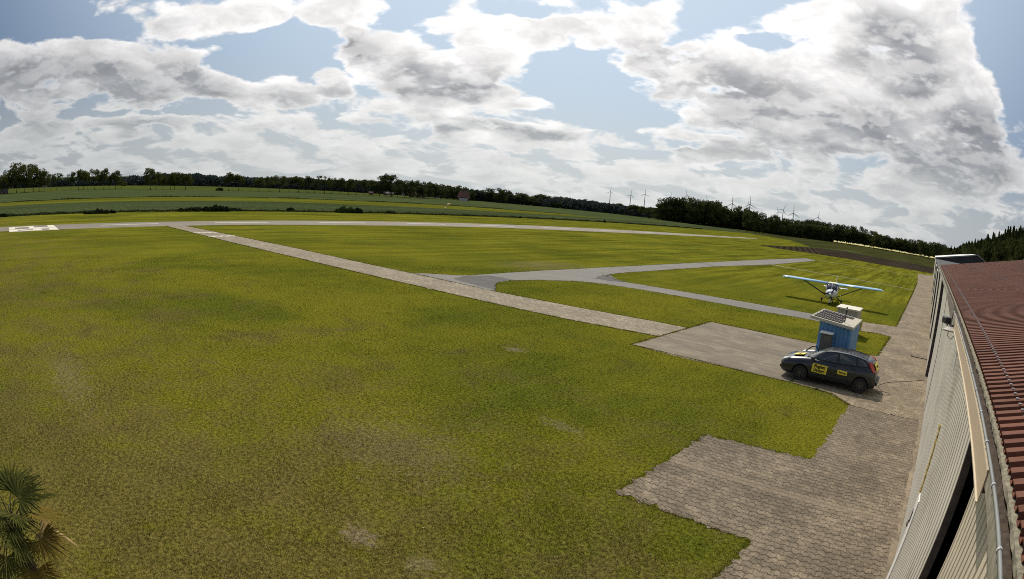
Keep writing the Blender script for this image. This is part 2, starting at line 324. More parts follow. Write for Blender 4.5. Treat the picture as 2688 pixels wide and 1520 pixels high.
def paver_mat(name, base, joint=(0.05,0.045,0.035), bw=0.20, rh=0.165, wav=0.022, jw=0.009, var=0.13, weed=0.3, band=False, blotch=0.20):
    m_ = bpy.data.materials.new(name); m_.use_nodes = True; N = NT(m_.node_tree)
    p = N.n('ShaderNodeBsdfPrincipled'); o = N.n('ShaderNodeOutputMaterial'); m_.node_tree.links.new(p.outputs[0], o.inputs[0])
    g = N.n('ShaderNodeNewGeometry'); pos = g.outputs['Position']; x, y, z = N.xyz(pos)
    tri = N.m('PINGPONG', x, bw*0.5); tri = N.ramp(tri, bw*0.14, bw*0.36)
    yy = N.m('ADD', y, N.m('MULTIPLY', tri, wav*1.6)); yy = N.m('ADD', yy, N.m('MULTIPLY', N.noise(pos, 0.7, 2), 0.06))
    xx = N.m('ADD', x, N.m('MULTIPLY', N.ramp(N.m('PINGPONG', y, rh*0.5), rh*0.1, rh*0.4), 0.01))
    br = N.n('ShaderNodeTexBrick'); N.set(br.inputs['Vector'], N.comb(xx, yy, 0.0)); br.inputs['Scale'].default_value = 1
    br.inputs['Brick Width'].default_value = bw; br.inputs['Row Height'].default_value = rh; br.inputs['Mortar Size'].default_value = jw
    br.inputs['Mortar Smooth'].default_value = 0.3; br.inputs['Bias'].default_value = 0
    b0 = tuple(v*(1-var) for v in base); b1 = tuple(v*(1+var) for v in base)
    br.inputs['Color1'].default_value = (*b0,1); br.inputs['Color2'].default_value = (*b1,1); br.inputs['Mortar'].default_value = (*(v*0.72 for v in base),1)
    c = br.outputs['Color']
    row = N.m('PINGPONG', N.m('ADD', yy, 100.0), rh*0.5)
    c = N.vm('SCALE', c, scale=N.ramp(row, 0.0, rh*0.16, lo=0.42, hi=1.0))
    big = N.noise(pos, 0.55, 5, 0.62, 0.4); mid = N.noise(pos, 3.5, 5, 0.7); fine = N.noise(pos, 26, 4, 0.7)
    c = N.vm('SCALE', c, scale=N.ramp(big, 0.3, 0.7, lo=1-blotch, hi=1+blotch*0.7))
    c = N.vm('SCALE', c, scale=N.ramp(mid, 0.3, 0.75, lo=0.74, hi=1.32))
    c = N.vm('SCALE', c, scale=N.ramp(fine, 0.3, 0.7, lo=0.62, hi=1.4))
    # worn stones of paler tone, and moss in the joints
    vo = N.n('ShaderNodeTexVoronoi'); N.set(vo.inputs['Vector'], pos); vo.inputs['Scale'].default_value = 6.0
    c = N.mix(N.m('MULTIPLY', N.ramp(N.xyz(vo.outputs['Color'])[0], 0.80, 0.88), N.m('MULTIPLY', N.ramp(big, 0.45, 0.65), 0.5)), c, tuple(min(1,v*1.7) for v in base)+(1,))
    wn = N.noise(pos, 1.3, 6, 0.7)
    c = N.mix(N.m('MULTIPLY', N.ramp(wn, 0.58, 0.75), weed), c, (0.075,0.08,0.03,1))
    if band:
        lb = N.m('MULTIPLY', N.ramp(N.m('ABSOLUTE', N.m('SUBTRACT', y, 13.15)), 0.20, 0.17), 0.38)
        c = N.mix(lb, c, tuple(v*1.45 for v in base)+(1,))
    N.set(p.inputs['Base Color'], c); p.inputs['Roughness'].default_value = 0.9; p.inputs['Specular IOR Level'].default_value = 0.25
    b = N.n('ShaderNodeBump'); b.inputs['Strength'].default_value = 0.8; b.inputs['Distance'].default_value = 0.012
    N.set(b.inputs['Height'], N.m('ADD', N.m('MULTIPLY', br.outputs['Fac'], -1.0), N.m('MULTIPLY', fine, 0.5))); N.set(p.inputs['Normal'], b.outputs[0])
    return m_
def slab_mat(name, base, streak=0.2, var=0.2, rough=0.85, vs=0.5, patch=None):
    m_ = bpy.data.materials.new(name); m_.use_nodes = True; N = NT(m_.node_tree)
    p = N.n('ShaderNodeBsdfPrincipled'); o = N.n('ShaderNodeOutputMaterial'); m_.node_tree.links.new(p.outputs[0], o.inputs[0])
    g = N.n('ShaderNodeNewGeometry'); pos = g.outputs['Position']
    a = N.noise(pos, vs, 5, 0.65, 0.5); s = N.noise(N.vm('MULTIPLY', pos, (0.12,1,1)), 3.0, 5, 0.7); f = N.noise(pos, 18, 4, 0.7)
    c = N.vm('SCALE', (*base,), scale=N.ramp(a, 0.3, 0.7, lo=1-var, hi=1+var))
    c = N.vm('SCALE', c, scale=N.ramp(s, 0.3, 0.7, lo=1-streak, hi=1+streak))
    c = N.vm('SCALE', c, scale=N.ramp(f, 0.3, 0.7, lo=0.85, hi=1.15))
    if patch:
        f3 = N.noise(pos, patch[1], 4, 0.6, 0.6)
        c = N.mix(N.m('MULTIPLY', N.ramp(f3, 0.55, 0.66), patch[2]), c, (*patch[0],1))
    N.set(p.inputs['Base Color'], c); p.inputs['Roughness'].default_value = rough; p.inputs['Specular IOR Level'].default_value = 0.3
    b = N.n('ShaderNodeBump'); b.inputs['Strength'].default_value = 0.5; b.inputs['Distance'].default_value = 0.01
    N.set(b.inputs['Height'], f); N.set(p.inputs['Normal'], b.outputs[0])
    return m_
def field_mat(name, base, dark, scale=0.5, mott=0.6, stripe=None, yc=None):
    m_ = bpy.data.materials.new(name); m_.use_nodes = True; N = NT(m_.node_tree)
    p = N.n('ShaderNodeBsdfPrincipled'); o = N.n('ShaderNodeOutputMaterial'); m_.node_tree.links.new(p.outputs[0], o.inputs[0])
    g = N.n('ShaderNodeNewGeometry'); pos = g.outputs['Position']
    a = N.noise(pos, scale, 6, 0.7); b_ = N.noise(N.vm('MULTIPLY', pos, (1,0.12,1)), 0.12, 3, 0.6); l = N.noise(pos, 0.02, 3, 0.6)
    c = N.mix(N.m('MULTIPLY', N.ramp(a, 0.40, 0.66), mott), (*base,1), (*dark,1))
    c = N.vm('SCALE', c, scale=N.ramp(b_, 0.3, 0.7, lo=0.8, hi=1.2))
    if yc: c = N.mix(N.ramp(l, 0.42, 0.6), c, N.vm('SCALE', (*yc,), scale=N.ramp(a, 0.3, 0.7, lo=0.8, hi=1.2)))
    if stripe:
        q = N.xyz(N.vm('MULTIPLY', pos, (1,1,1)))
        w = N.m('PINGPONG', N.m('ADD', N.m('MULTIPLY', q[0], stripe[0]), N.m('MULTIPLY', q[1], stripe[1])), stripe[2])
        c = N.vm('SCALE', c, scale=N.ramp(w, 0.3*stripe[2], 0.7*stripe[2], lo=1-stripe[3], hi=1+stripe[3]))
    N.set(p.inputs['Base Color'], c); p.inputs['Roughness'].default_value = 1.0; p.inputs['Specular IOR Level'].default_value = 0.0
    bb = N.n('ShaderNodeBump'); bb.inputs['Strength'].default_value = 0.8; bb.inputs['Distance'].default_value = 0.2
    N.set(bb.inputs['Height'], a); N.set(p.inputs['Normal'], bb.outputs[0])
    return m_
def leaf_mat(name, dark, light, trans=0.3):
    m_ = bpy.data.materials.new(name); m_.use_nodes = True; N = NT(m_.node_tree)
    oi = N.n('ShaderNodeObjectInfo'); at = N.n('ShaderNodeAttribute', attribute_name='tint')
    f = N.m('ADD', N.m('MULTIPLY', oi.outputs['Random'], 0.45), N.m('MULTIPLY', at.outputs['Fac'], 0.55))
    c = N.mix(f, (*dark,1), (*light,1))
    d = N.n('ShaderNodeBsdfDiffuse'); t = N.n('ShaderNodeBsdfTranslucent'); N.set(d.inputs[0], c); N.set(t.inputs[0], c)
    mx = N.n('ShaderNodeMixShader'); mx.inputs[0].default_value = trans; o = N.n('ShaderNodeOutputMaterial')
    L = m_.node_tree.links; L.new(d.outputs[0], mx.inputs[1]); L.new(t.outputs[0], mx.inputs[2]); L.new(mx.outputs[0], o.inputs[0])
    return m_

DATA = json.loads(r'''{"trees":[[-256.98,0.43,7.8,5.9,"clump"],[-259.88,3.24,9.4,6.2,"clump"],[-261.86,7.93,12.2,9.9,"clump"],[-265.57,12.09,12.0,6.5,"clump"],[-268.9,16.94,12.4,8.7,"clump"],[-269.66,20.1,10.9,7.5,"clump"],[-271.38,22.88,8.7,5.3,"clump"],[-280.31,27.31,7.1,4.8,"pair"],[-278.41,30.3,7.4,5.7,"pair"],[-279.06,37.77,8.1,5.3,"groupB"],[-280.62,42.24,9.3,7.5,"groupB"],[-281.84,44.94,8.6,6.5,"groupB"],[-284.96,47.5,7.1,4.7,"groupB"],[-276.64,49.98,9.2,6.4,"groupB"],[-276.95,52.81,7.2,3.9,"groupB"],[-275.54,54.53,9.4,6.0,"groupB"],[-276.09,57.55,6.7,3.9,"groupB"],[-274.36,60.24,8.3,6.8,"groupB"],[-303.18,70.21,3.8,5.9,"bush"],[-259.71,74.19,9.8,7.2,"groupC"],[-261.73,77.39,8.6,5.6,"groupC"],[-263.97,81.59,6.9,3.7,"groupC"],[-259.74,84.07,8.0,5.5,"groupC"],[-259.97,85.89,8.4,6.4,"groupC"],[-261.14,91.88,8.3,6.4,"groupC"],[-253.36,110.44,8.2,6.5,"groupD"],[-252.36,114.92,7.6,6.3,"groupD"],[-245.39,121.93,6.4,5.9,"row"],[-250.12,129.48,7.1,4.9,"row"],[-253.56,136.94,7.7,6.7,"row"],[-259.35,145.29,6.7,4.9,"row"],[-258.12,149.73,7.9,6.9,"row"],[-251.7,151.26,8.1,6.2,"row"],[-256.65,158.13,6.8,4.6,"row"],[-256.85,163.93,8.5,7.0,"row"],[-257.96,169.03,8.0,5.9,"row"],[-255.01,172.04,8.1,6.2,"row"],[-254.85,176.95,7.9,5.9,"row"],[-257.27,183.6,7.5,5.4,"row"],[-258.4,189.3,8.1,6.1,"row"],[-260.46,196.22,8.4,6.5,"row"],[-256.55,197.99,10.0,6.8,"village"],[-257.23,202.42,11.3,6.1,"village"],[-254.71,204.46,11.1,7.3,"village"],[-246.84,202.18,8.8,5.6,"village"],[-249.15,209.04,8.6,6.6,"village"],[-244.46,208.84,8.7,6.1,"village"],[-250.78,219.26,9.0,7.2,"village"],[-248.53,221.1,8.7,5.8,"village"],[-252.89,228.8,8.8,7.2,"village"],[-255.31,236.6,8.2,6.8,"village"],[-254.97,240.22,8.2,7.6,"village"],[-264.12,254.29,8.0,7.5,"village"],[-262.41,258.63,7.5,7.0,"village"],[-257.03,256.86,8.4,6.1,"village"],[-262.34,266.57,7.8,7.1,"village"],[-264.54,274.53,7.0,5.7,"village"],[-269.83,285.93,6.4,6.2,"village"],[-265.63,286.53,7.0,7.7,"village"],[-261.16,286.17,8.3,7.8,"village"],[-257.62,286.65,8.2,5.6,"village"],[-252.5,286.58,8.9,5.7,"village"],[-248.82,287.15,8.2,6.5,"village"],[-251.86,296.38,7.5,5.8,"village"],[-246.7,296.56,7.1,7.4,"village"],[-242.38,296.88,7.0,6.6,"village"],[-241.39,300.69,5.8,7.1,"village"],[-237.76,301.94,5.2,6.2,"village"],[-242.67,312.85,7.4,7.6,"lane"],[-247.71,325.46,8.2,7.6,"lane"],[-244.18,329.33,7.4,6.7,"lane"],[-247.82,342.29,7.8,6.4,"lane"],[-251.4,356.25,7.6,8.2,"lane"],[-245.44,355.46,7.5,7.6,"lane"],[-251.62,371.97,7.1,6.6,"lane"],[-248.87,375.74,7.7,6.7,"lane"],[-245.46,378.23,7.3,8.7,"lane"],[-242.25,381.26,7.0,6.9,"lane"],[-240.01,386.57,6.1,7.4,"lane"],[-228.91,378.23,6.1,7.4,"lane"],[-230.97,368.31,6.0,7.7,"lane"],[-217.65,355.87,5.6,6.7,"lane"],[-207.8,348.35,6.3,7.0,"lane"],[-205.56,351.11,7.3,6.9,"lane"],[-198.8,346.34,5.8,6.4,"lane"],[-184.84,331.0,7.3,5.8,"lane"],[-181.31,333.19,7.1,6.6,"lane"],[-174.33,327.31,6.8,5.9,"lane"],[-167.44,321.6,6.4,5.8,"lane"],[-159.88,318.84,9.1,7.1,"wood"],[-157.59,320.33,12.0,6.9,"wood"],[-155.41,322.1,12.8,7.8,"wood"],[-151.96,322.11,13.4,7.2,"wood"],[-149.49,322.75,13.3,8.1,"wood"],[-147.2,324.91,14.1,6.5,"wood"],[-145.12,326.84,14.4,7.0,"wood"],[-139.6,320.06,14.3,6.0,"wood"],[-136.64,321.15,13.6,7.6,"wood"],[-136.76,328.53,13.5,7.8,"wood"],[-134.45,328.9,13.6,8.1,"wood"],[-130.88,327.0,13.9,6.8,"wood"],[-129.39,331.77,14.3,6.4,"wood"],[-130.23,340.39,13.9,7.6,"wood"],[-125.5,334.89,12.1,6.8,"wood"],[-124.87,342.42,10.6,8.2,"wood"],[-124.74,351.58,12.3,7.6,"wood"],[-120.49,348.05,13.4,6.4,"wood"],[-117.91,351.04,12.6,8.8,"wood"],[-107.81,325.25,10.4,5.2,"wood"],[-105.65,327.6,11.0,4.5,"wood"],[-104.49,332.05,11.1,6.3,"wood"],[-103.98,338.13,11.0,5.7,"wood"],[-100.41,334.51,9.8,4.7,"wood"],[-100.74,346.23,9.5,6.2,"wood"],[-98.45,349.82,11.0,5.5,"wood"],[-94.64,344.21,9.8,6.2,"wood"],[-93.24,350.02,9.8,6.6,"wood"],[-92.38,355.81,9.5,5.6,"wood"],[-90.26,359.56,9.9,5.5,"wood"],[-90.67,374.96,10.1,5.2,"wood"],[-89.72,385.76,10.2,6.2,"wood"],[-87.16,390.34,11.5,5.3,"wood"],[-85.87,395.86,11.9,5.4,"wood"],[-85.25,406.02,11.8,5.9,"wood"],[-83.42,410.42,11.7,7.2,"wood"],[-80.38,412.4,11.8,6.6,"wood"],[-77.56,417.76,12.0,6.8,"wood"],[-72.15,406.47,11.2,7.4,"wood"],[-69.62,410.14,11.7,6.4,"wood"],[-66.12,408.08,11.8,7.6,"wood"],[-64.84,421.61,11.8,7.6,"wood"],[-62.2,422.06,12.2,7.3,"wood"],[-59.31,423.08,12.1,6.3,"wood"],[-55.81,424.63,12.9,6.3,"wood"],[-53.62,438.9,11.8,6.3,"wood"],[-50.43,446.62,11.4,8.3,"wood"],[-48.55,459.67,11.3,7.3,"wood"],[-44.88,463.05,9.5,6.8,"wood"],[-41.9,468.36,9.4,7.8,"wood"],[-44.1,420.65,10.6,6.8,"wood"],[-40.41,418.76,9.6,7.0,"wood"],[-38.87,434.71,9.2,7.3,"wood"],[-35.83,431.47,9.9,6.9,"wood"],[-32.78,439.6,8.6,7.8,"wood"],[-30.02,453.63,9.7,6.1,"wood"],[-26.7,444.15,9.6,7.7,"wood"],[-22.56,439.54,9.7,7.4,"wood"],[-19.1,436.59,10.0,6.1,"wood"],[-15.56,438.43,10.1,7.7,"wood"],[-12.47,436.34,10.8,7.8,"wood"],[-8.89,418.84,10.7,5.6,"wood"],[-6.29,423.25,10.2,6.7,"wood"],[-3.2,430.2,10.6,5.9,"wood"],[0.72,437.1,11.1,7.1,"wood"],[4.68,447.88,11.2,7.0,"wood"],[8.75,462.72,11.1,7.3,"wood"]],"spruces":[[6.2,239.9,8.3],[7.4,230.7,8.4],[8.5,221.6,8.2],[9.3,213.2,8.8],[9.9,206.5,9.3],[10.6,198.2,9.6],[11.3,189.1,10.3],[11.8,185.0,10.7],[12.6,178.9,11.1],[13.2,173.8,10.8],[13.7,169.7,11.1],[14.2,163.6,11.7],[14.7,158.3,11.5],[15.1,154.0,11.8],[15.5,148.6,12.0],[16.0,145.5,12.2],[16.5,142.3,12.2],[16.9,139.2,12.3],[17.4,135.5,12.3],[17.7,132.6,12.7],[18.0,129.7,13.2],[18.3,126.8,13.1],[18.6,123.8,13.2],[18.8,120.3,13.3],[19.1,116.5,13.1],[19.4,113.2,12.8],[19.8,111.3,12.7],[20.1,109.4,12.8],[20.4,107.9,12.9],[20.7,105.9,12.9],[21.0,103.8,12.8],[21.3,101.8,13.2],[21.6,100.0,13.1],[21.8,98.3,13.0],[6.0,214.0,7.0],[6.9,206.7,7.3],[7.6,200.4,7.9],[8.4,193.1,7.8],[9.0,185.7,8.6],[9.6,178.8,8.9],[10.0,172.0,9.5],[10.6,167.0,9.6],[11.3,161.8,9.8],[11.9,157.1,10.1],[12.5,151.9,10.1],[12.9,146.9,10.4],[13.3,141.4,11.0],[13.7,136.0,11.1],[14.2,132.5,10.9],[14.6,129.4,11.3],[15.1,126.3,11.5],[15.5,123.7,11.2],[15.8,120.9,11.4],[16.1,117.7,11.8],[16.4,114.6,12.4],[16.7,111.8,12.2],[16.9,109.5,12.2],[17.1,106.5,12.0],[17.4,103.1,12.0],[17.6,101.1,11.7],[17.9,99.7,11.9],[18.2,98.0,12.0],[18.5,96.0,11.8],[18.8,94.7,11.9],[19.1,92.8,11.9],[19.3,91.2,12.2],[19.5,89.2,12.1],[5.6,188.6,6.6],[6.5,181.3,6.3],[7.1,175.7,6.7],[7.8,168.2,7.3],[8.2,162.5,8.3],[8.8,156.5,7.7],[9.0,151.4,9.0],[9.6,147.5,9.2],[10.0,144.0,9.5],[10.6,139.8,8.9],[11.0,135.9,9.6],[11.4,132.0,9.4],[11.9,127.1,9.3],[12.1,123.4,10.3],[12.5,119.0,9.7],[12.9,116.5,9.9],[13.3,113.5,10.1],[13.7,110.6,10.8],[14.0,108.3,10.6],[14.3,106.2,10.3],[14.4,104.1,10.9],[14.6,102.1,11.2],[14.8,99.6,11.3],[15.1,97.0,11.2],[15.3,94.7,11.0],[15.4,92.5,11.1],[15.6,90.4,10.9],[15.9,89.0,10.5],[16.1,87.3,11.1],[16.4,85.9,11.1],[16.7,84.4,11.1],[16.9,82.9,10.8],[17.1,81.4,11.0],[17.3,79.9,11.0],[17.5,78.6,11.1]],"bushes":[[-99.35,18.51,4.1,0.7],[-98.82,21.49,0.9,0.6],[-100.73,37.05,4.7,0.7],[-100.38,41.37,4.6,1.0],[-101.2,45.5,2.9,0.6],[-101.4,57.47,1.4,0.7],[-99.56,68.53,3.5,1.5],[-99.05,71.23,2.4,1.1],[-100.23,80.78,2.0,0.6],[-100.02,122.33,0.8,0.6],[-100.26,163.79,1.2,0.8],[-102.31,0.56,1.4,0.6],[-252.71,105.51,3.1,1.9],[-236.06,303.88,1.8,2.0]],"turb":[[-31.2,1.14,0.423,2.0],[-29.32,1.04,0.498,5.0],[-28.01,1.25,0.493,1.0],[-25.63,1.37,0.329,2.0],[-24.15,1.54,0.529,-14.0],[-22.86,1.4,0.209,4.0],[-22.26,1.36,0.444,-11.0],[-19.89,1.33,0.741,-1.0],[-18.23,1.49,0.736,-4.0],[-18.3,1.21,0.576,-12.0],[-15.53,1.15,0.461,-23.0],[-15.08,1.38,0.571,25.0],[-14.08,1.23,0.713,-1.0],[-11.69,1.17,0.544,5.0]],"houses":[[-270.3,202.7,2.1,1.3],[-277.5,220.7,5.7,2.0],[-283.1,236.6,2.1,1.9],[-260.2,225.6,6.5,2.8],[-257.8,230.1,2.9,2.6],[-283.9,262.9,6.2,2.2],[-284.6,280.8,2.8,2.5],[-245.0,248.4,6.9,5.5],[-255.5,1.2,4.0,1.9],[-415.6,174.3,5.8,2.9],[-365.4,31.3,2.5,1.3]],"sock":[-129.8,125.12,1.2]}''')

# ================================================================ ground, paving and fields (the setting)
def smooth_poly(pts): return [tuple(p) for p in pts]
def sheet(name, poly, z, material, jag=0.0, step=0.25, seed=1):
    """flat polygon; jag roughens its outline where grass grows over the edge"""
    P = [Vector((p[0], p[1])) for p in poly]
    if jag:
        r = random.Random(seed); Q = []
        for i, a in enumerate(P):
            b = P[(i+1) % len(P)]; L = (b-a).length
            n = max(1, min(400, int(L/step))); t = (b-a).normalized(); nn = Vector((-t.y, t.x))
            for k in range(n):
                q = a + (b-a)*(k/n)
                if k: q = q + nn*(r.gauss(0, jag))
                Q.append(q)
        P = Q
    from mathutils.geometry import tessellate_polygon
    tris = tessellate_polygon([[Vector((p.x,p.y,0)) for p in P]])
    me = bpy.data.meshes.new(name); me.from_pydata([(p.x,p.y,z) for p in P], [], [tuple(t) for t in tris])
    bm = bmesh.new(); bm.from_mesh(me)
    for f in bm.faces:
        f.normal_update()
        if f.normal.z < 0: f.normal_flip()
    bm.to_mesh(me); bm.free()
    me.materials.append(material)
    o = bpy.data.objects.new(name, me); sc.collection.objects.link(o)
    o['kind'] = 'structure'; return o

ground_m = field_mat('field_green', (0.058,0.078,0.020), (0.036,0.055,0.018), 0.25, 0.5, yc=(0.072,0.082,0.018))
sheet('ground', [(-6000,-3000),(6000,-3000),(6000,9000),(-6000,9000)], -0.004, ground_m)
LAWN = lawn_mat()
lawn_poly = [(-101,-60),(-101.5,5),(-101,60),(-100.5,110),(-101,170),(-98,215),(-90,275),(-66,262),(-58,240),(-46,212),(-46,165),(-48,153),(-42,151),(-25,158),(-13,158.5),(-3,163),(14,170),(14,-60)]
sheet('lawn', lawn_poly, 0.0, LAWN)
crop_m = field_mat('crop_leaves', (0.060,0.078,0.030), (0.022,0.030,0.016), 0.9, 0.9)
crop2_m = field_mat('crop_far', (0.062,0.080,0.030), (0.036,0.050,0.022), 0.5, 0.6)
yel_m = field_mat('meadow_yellow', (0.105,0.110,0.014), (0.080,0.088,0.014), 0.4, 0.5)
sheet('crop_field', [(-101.5,-60),(-140,-60),(-143,-8),(-144.2,30),(-143.5,75),(-138,95),(-135,121),(-128.6,150),(-126,205),(-120,330),(-90,300),(-95,235),(-100,215),(-102,170),(-101.5,110),(-102,60),(-102.5,5)], 0.0, crop_m)
sheet('meadow_strip', [(-140,-60),(-160,-60),(-161,-8),(-164,17),(-170.3,49),(-171.5,90),(-166,118),(-163,150),(-150,178),(-143,200),(-126.5,204),(-128.7,150),(-135.1,121),(-138.1,95),(-143.6,75),(-144.3,30),(-143.1,-8)], 0.002, yel_m)
sheet('far_crop_field', [(-160.1,-60),(-246,-60),(-249,0),(-258,9),(-272,40),(-262,62),(-256,91),(-247,106),(-246,122),(-257,150),(-252,185),(-241,204),(-262,261),(-240,285),(-226,300),(-226,352),(-205,345),(-190,334),(-150,330),(-121,331),(-126.4,205),(-143.1,201),(-150.2,178.6),(-163.2,150),(-166.3,118),(-171.7,90),(-170.5,49),(-164.2,17),(-161.2,-8)], 0.0, crop2_m)
dark_m = field_mat('young_field', (0.046,0.050,0.016), (0.030,0.032,0.014), 0.3, 0.5, stripe=(0.9,0.43,1.6,0.10))
wood_edge = [(-191.9,335.2),(-158,315),(-134,320),(-113.7,318),(-89,353),(-84.7,402),(-60,408),(-44,412),(-29.4,437),(-5.7,440),(4,445),(60,445)]
sheet('young_field', [(-119,332)]+wood_edge[2:]+[(60,172),(14,171),(0.8,235),(-9.8,224),(-24,226),(-36,246),(-46.3,215),(-57,244),(-65,264),(-89,279),(-100,300)], 0.002, dark_m)
brown_m = field_mat('ploughed_soil', (0.040,0.032,0.022), (0.024,0.020,0.015), 0.7, 0.7, stripe=(0.96,0.25,0.9,0.30))
sheet('ploughed_field', [(-47.5,154.3),(-42.1,151.2),(-25,158.2),(-13.3,158.7),(-3,163.2),(14,170.2),(50,172),(50,222),(1,228),(-9.8,223),(-24,222),(-36,230),(-43,212),(-45.6,182),(-46.2,163)], 0.004, brown_m)
pale_m = field_mat('ripe_field', (0.55,0.50,0.24), (0.40,0.38,0.18), 0.1, 0.4)
sheet('ripe_field', [(-76,420),(-60,425),(-40,452),(-15,455),(12,462),(12,780),(-60,780),(-98,540)], 0.006, pale_m)
sheet('ripe_field', [(-231,364),(-206,391),(-200,365),(-205,470),(-262,475),(-275,430)], 0.006, field_mat('stubble_grey', (0.20,0.21,0.15),(0.15,0.16,0.11),0.2,0.4))
sheet('ripe_field', [(-254,303),(-238.5,301),(-236.5,309),(-232,320),(-275,372),(-284,350),(-300,352)], 0.006, field_mat('stubble', (0.36,0.36,0.27),(0.28,0.29,0.2),0.2,0.4))

runway_m = slab_mat('runway_asphalt', (0.200,0.175,0.135), 0.06, 0.10, 0.85, 0.15)
rn = [(-78.4,-9.7),(-74.2,0),(-72.35,8.45),(-71.6,14.3),(-71.5,21.3),(-71.5,35.5),(-71.0,43),(-70.6,51),(-70.5,62),(-69.9,78),(-68.2,90),(-66.4,110),(-65.5,130),(-64.4,163),(-63.8,190),(-65.3,212)]
rf = [(-84.8,-10.5),(-81,0),(-79.3,10.3),(-78.6,17.3),(-78.3,28),(-78.3,44),(-78.2,67.5),(-77.5,82),(-76.5,101),(-74.2,123),(-72.4,142),(-69.6,168),(-67.4,192),(-66.9,214)]
sheet('runway', rn+rf[::-1], 0.012, runway_m, jag=0.04, step=1.0, seed=3)
mark_m = mat('runway_paint', (0.66,0.62,0.50), 0.8, var=0.12, vscale=2)
def quad(mb, a, b, c, d, z): mb.add([(a[0],a[1],z),(b[0],b[1],z),(c[0],c[1],z),(d[0],d[1],z)], [(0,1,2,3)])
for i in range(12):
    y0 = 14.8+16.25*i; y1 = y0+8.1
    def cx(y): return (np.interp(y, [p[1] for p in rn], [p[0] for p in rn])+np.interp(y, [p[1] for p in rf], [p[0] for p in rf]))/2 - 0.35
    mb = MB(); wd = 0.22 if y0 < 110 else 0.16
    quad(mb, (cx(y0)-wd,y0), (cx(y0)+wd,y0), (cx(y1)+wd,y1), (cx(y1)-wd,y1), 0.016)
    o = mb.build('centreline_dash', mark_m); o['kind'] = 'structure'
# designator painted across the threshold, 26 seen from its foot (left end in the photograph)
def digit(strokes, x_left, x_right):
    # strokes in a 3 wide x 7 long cell: (u0,v0,u1,v1), u along the digit's width (left to right), v from its foot to its head
    mb = MB()
    for (u0,v0,u1,v1) in strokes:
        xa = x_left+(x_right-x_left)*u0/3; xb = x_left+(x_right-x_left)*u1/3
        quad(mb, (xa,1.35+v0), (xb,1.35+v0), (xb,1.35+v1), (xa,1.35+v1), 0.016)
    o = mb.build('runway_number', mark_m); o['kind'] = 'structure'
digit([(0,0,3,0.95),(0,0.95,0.9,3.1),(0,3.1,3,3.9),(2.1,3.9,3,6.0),(0,6.0,3,7.0)], -79.2, -76.0)
digit([(0,0,3,1.25),(0,1.25,0.95,3.55),(2.05,1.25,3,3.55),(0,3.55,3,4.6),(0,4.6,0.95,5.85),(1.7,4.6,3,4.75),(0,5.85,3,7.0)], -75.6, -72.4)
o = (lambda mb: (quad(mb,(-72.3,1.35),(-71.95,8.4),(-72.5,8.4),(-72.7,1.35),0.016), mb.build('runway_edge_mark', mark_m))[1])(MB()); o['kind']='structure'

strip_m = paver_mat('strip_blocks', (0.275,0.230,0.160), rh=0.2, bw=0.4, wav=0.0, jw=0.014, weed=0.12, blotch=0.12)
txs = [(-71.7,22.78),(-50.5,23.4),(-40.1,23.9),(-33,24.15),(-27.3,24.45),(-24.4,24.55),(-20.1,24.83),(-17,25.12),(-14.2,25.6),(-12.26,25.97)]
txn = [(-12.3,29.43),(-14.6,29.23),(-18,28.6),(-21.3,28.2),(-24,27.87),(-31.7,27.68),(-37.4,27.4),(-45.9,27.2),(-58.3,26.4),(-71.35,25.3)]
sheet('taxiway', txs+txn, 0.012, strip_m, jag=0.03, step=0.5, seed=4)
for (xx, w) in ((-62.2,0.30),(-58.05,0.42)):
    mb = MB(); n = 8
    y0, y1 = (23.05, 25.85) if xx < -60 else (23.15, 26.35)
    for k in range(n):
        ya = y0+(y1-y0)*k/n; yb = y0+(y1-y0)*(k+1)/n
        if k % 2: quad(mb, (xx-w*0.45,ya),(xx+w,ya),(xx+w,yb-0.02),(xx-w*0.45,yb-0.02), 0.016)
        else: quad(mb, (xx-w,ya),(xx+w*0.45,ya),(xx+w*0.45,yb),(xx-w,yb), 0.016)
    o = mb.build('hold_line', mark_m); o['kind'] = 'structure'

asph_m = slab_mat('old_asphalt', (0.145,0.137,0.118), 0.08, 0.10, 0.8, 0.4, patch=((0.085,0.083,0.080),0.25,0.6))
asph = [(-31.74,27.72),(-31.3,28.68),(-30.6,29.57),(-29.9,30.3),(-29.6,31.2),(-29.7,34),(-29.75,39),(-29.6,46.4),(-29.4,57.4),(-29.3,62),(-29.0,76),(-28.6,98.4),(-27.9,118),(-27.3,124.7),
        (-24.4,121.2),(-24.4,104),(-24.6,89.5),(-25.0,83),(-26.2,68.4),(-26.45,54.7),(-26.5,50.5),(-26.6,47.6),(-26.36,44.7),(-25.6,42.9),(-23.6,41.9),(-20.4,42.4),(-16.2,43.0),(-12.3,43.55),(-8.4,44.0),(-4.9,44.9),
        (-4.45,40.3),(-8,40.9),(-11.3,40.3),(-15.1,40.1),(-18.9,39.7),(-20.9,39.5),(-23.2,38.9),(-25.0,37.7),(-26.3,35.1),(-26.9,32.4),(-26.7,31.1),(-26.0,29.95),(-24.7,28.4),(-24.0,27.8)]
sheet('asphalt_taxiway', asph, 0.008, asph_m, jag=0.03, step=0.5, seed=6)
path_m = slab_mat('path_gravel', (0.20,0.18,0.11), 0.05, 0.2)
sheet('path', [(-25.2,89.4),(-22.4,88.3),(-17.4,87.9),(-10,88.7),(-2.4,89.1),(-2.4,88.5),(-10,88.1),(-17.4,87.3),(-22.4,87.5),(-24.9,88.2)], 0.006, path_m)
sheet('path', [(-25.2,124.3),(-19.7,126.9),(-11.4,129.4),(-3.0,130.8),(-3.0,130.2),(-11.4,128.8),(-19.7,126.3),(-25.0,123.6)], 0.006, path_m)

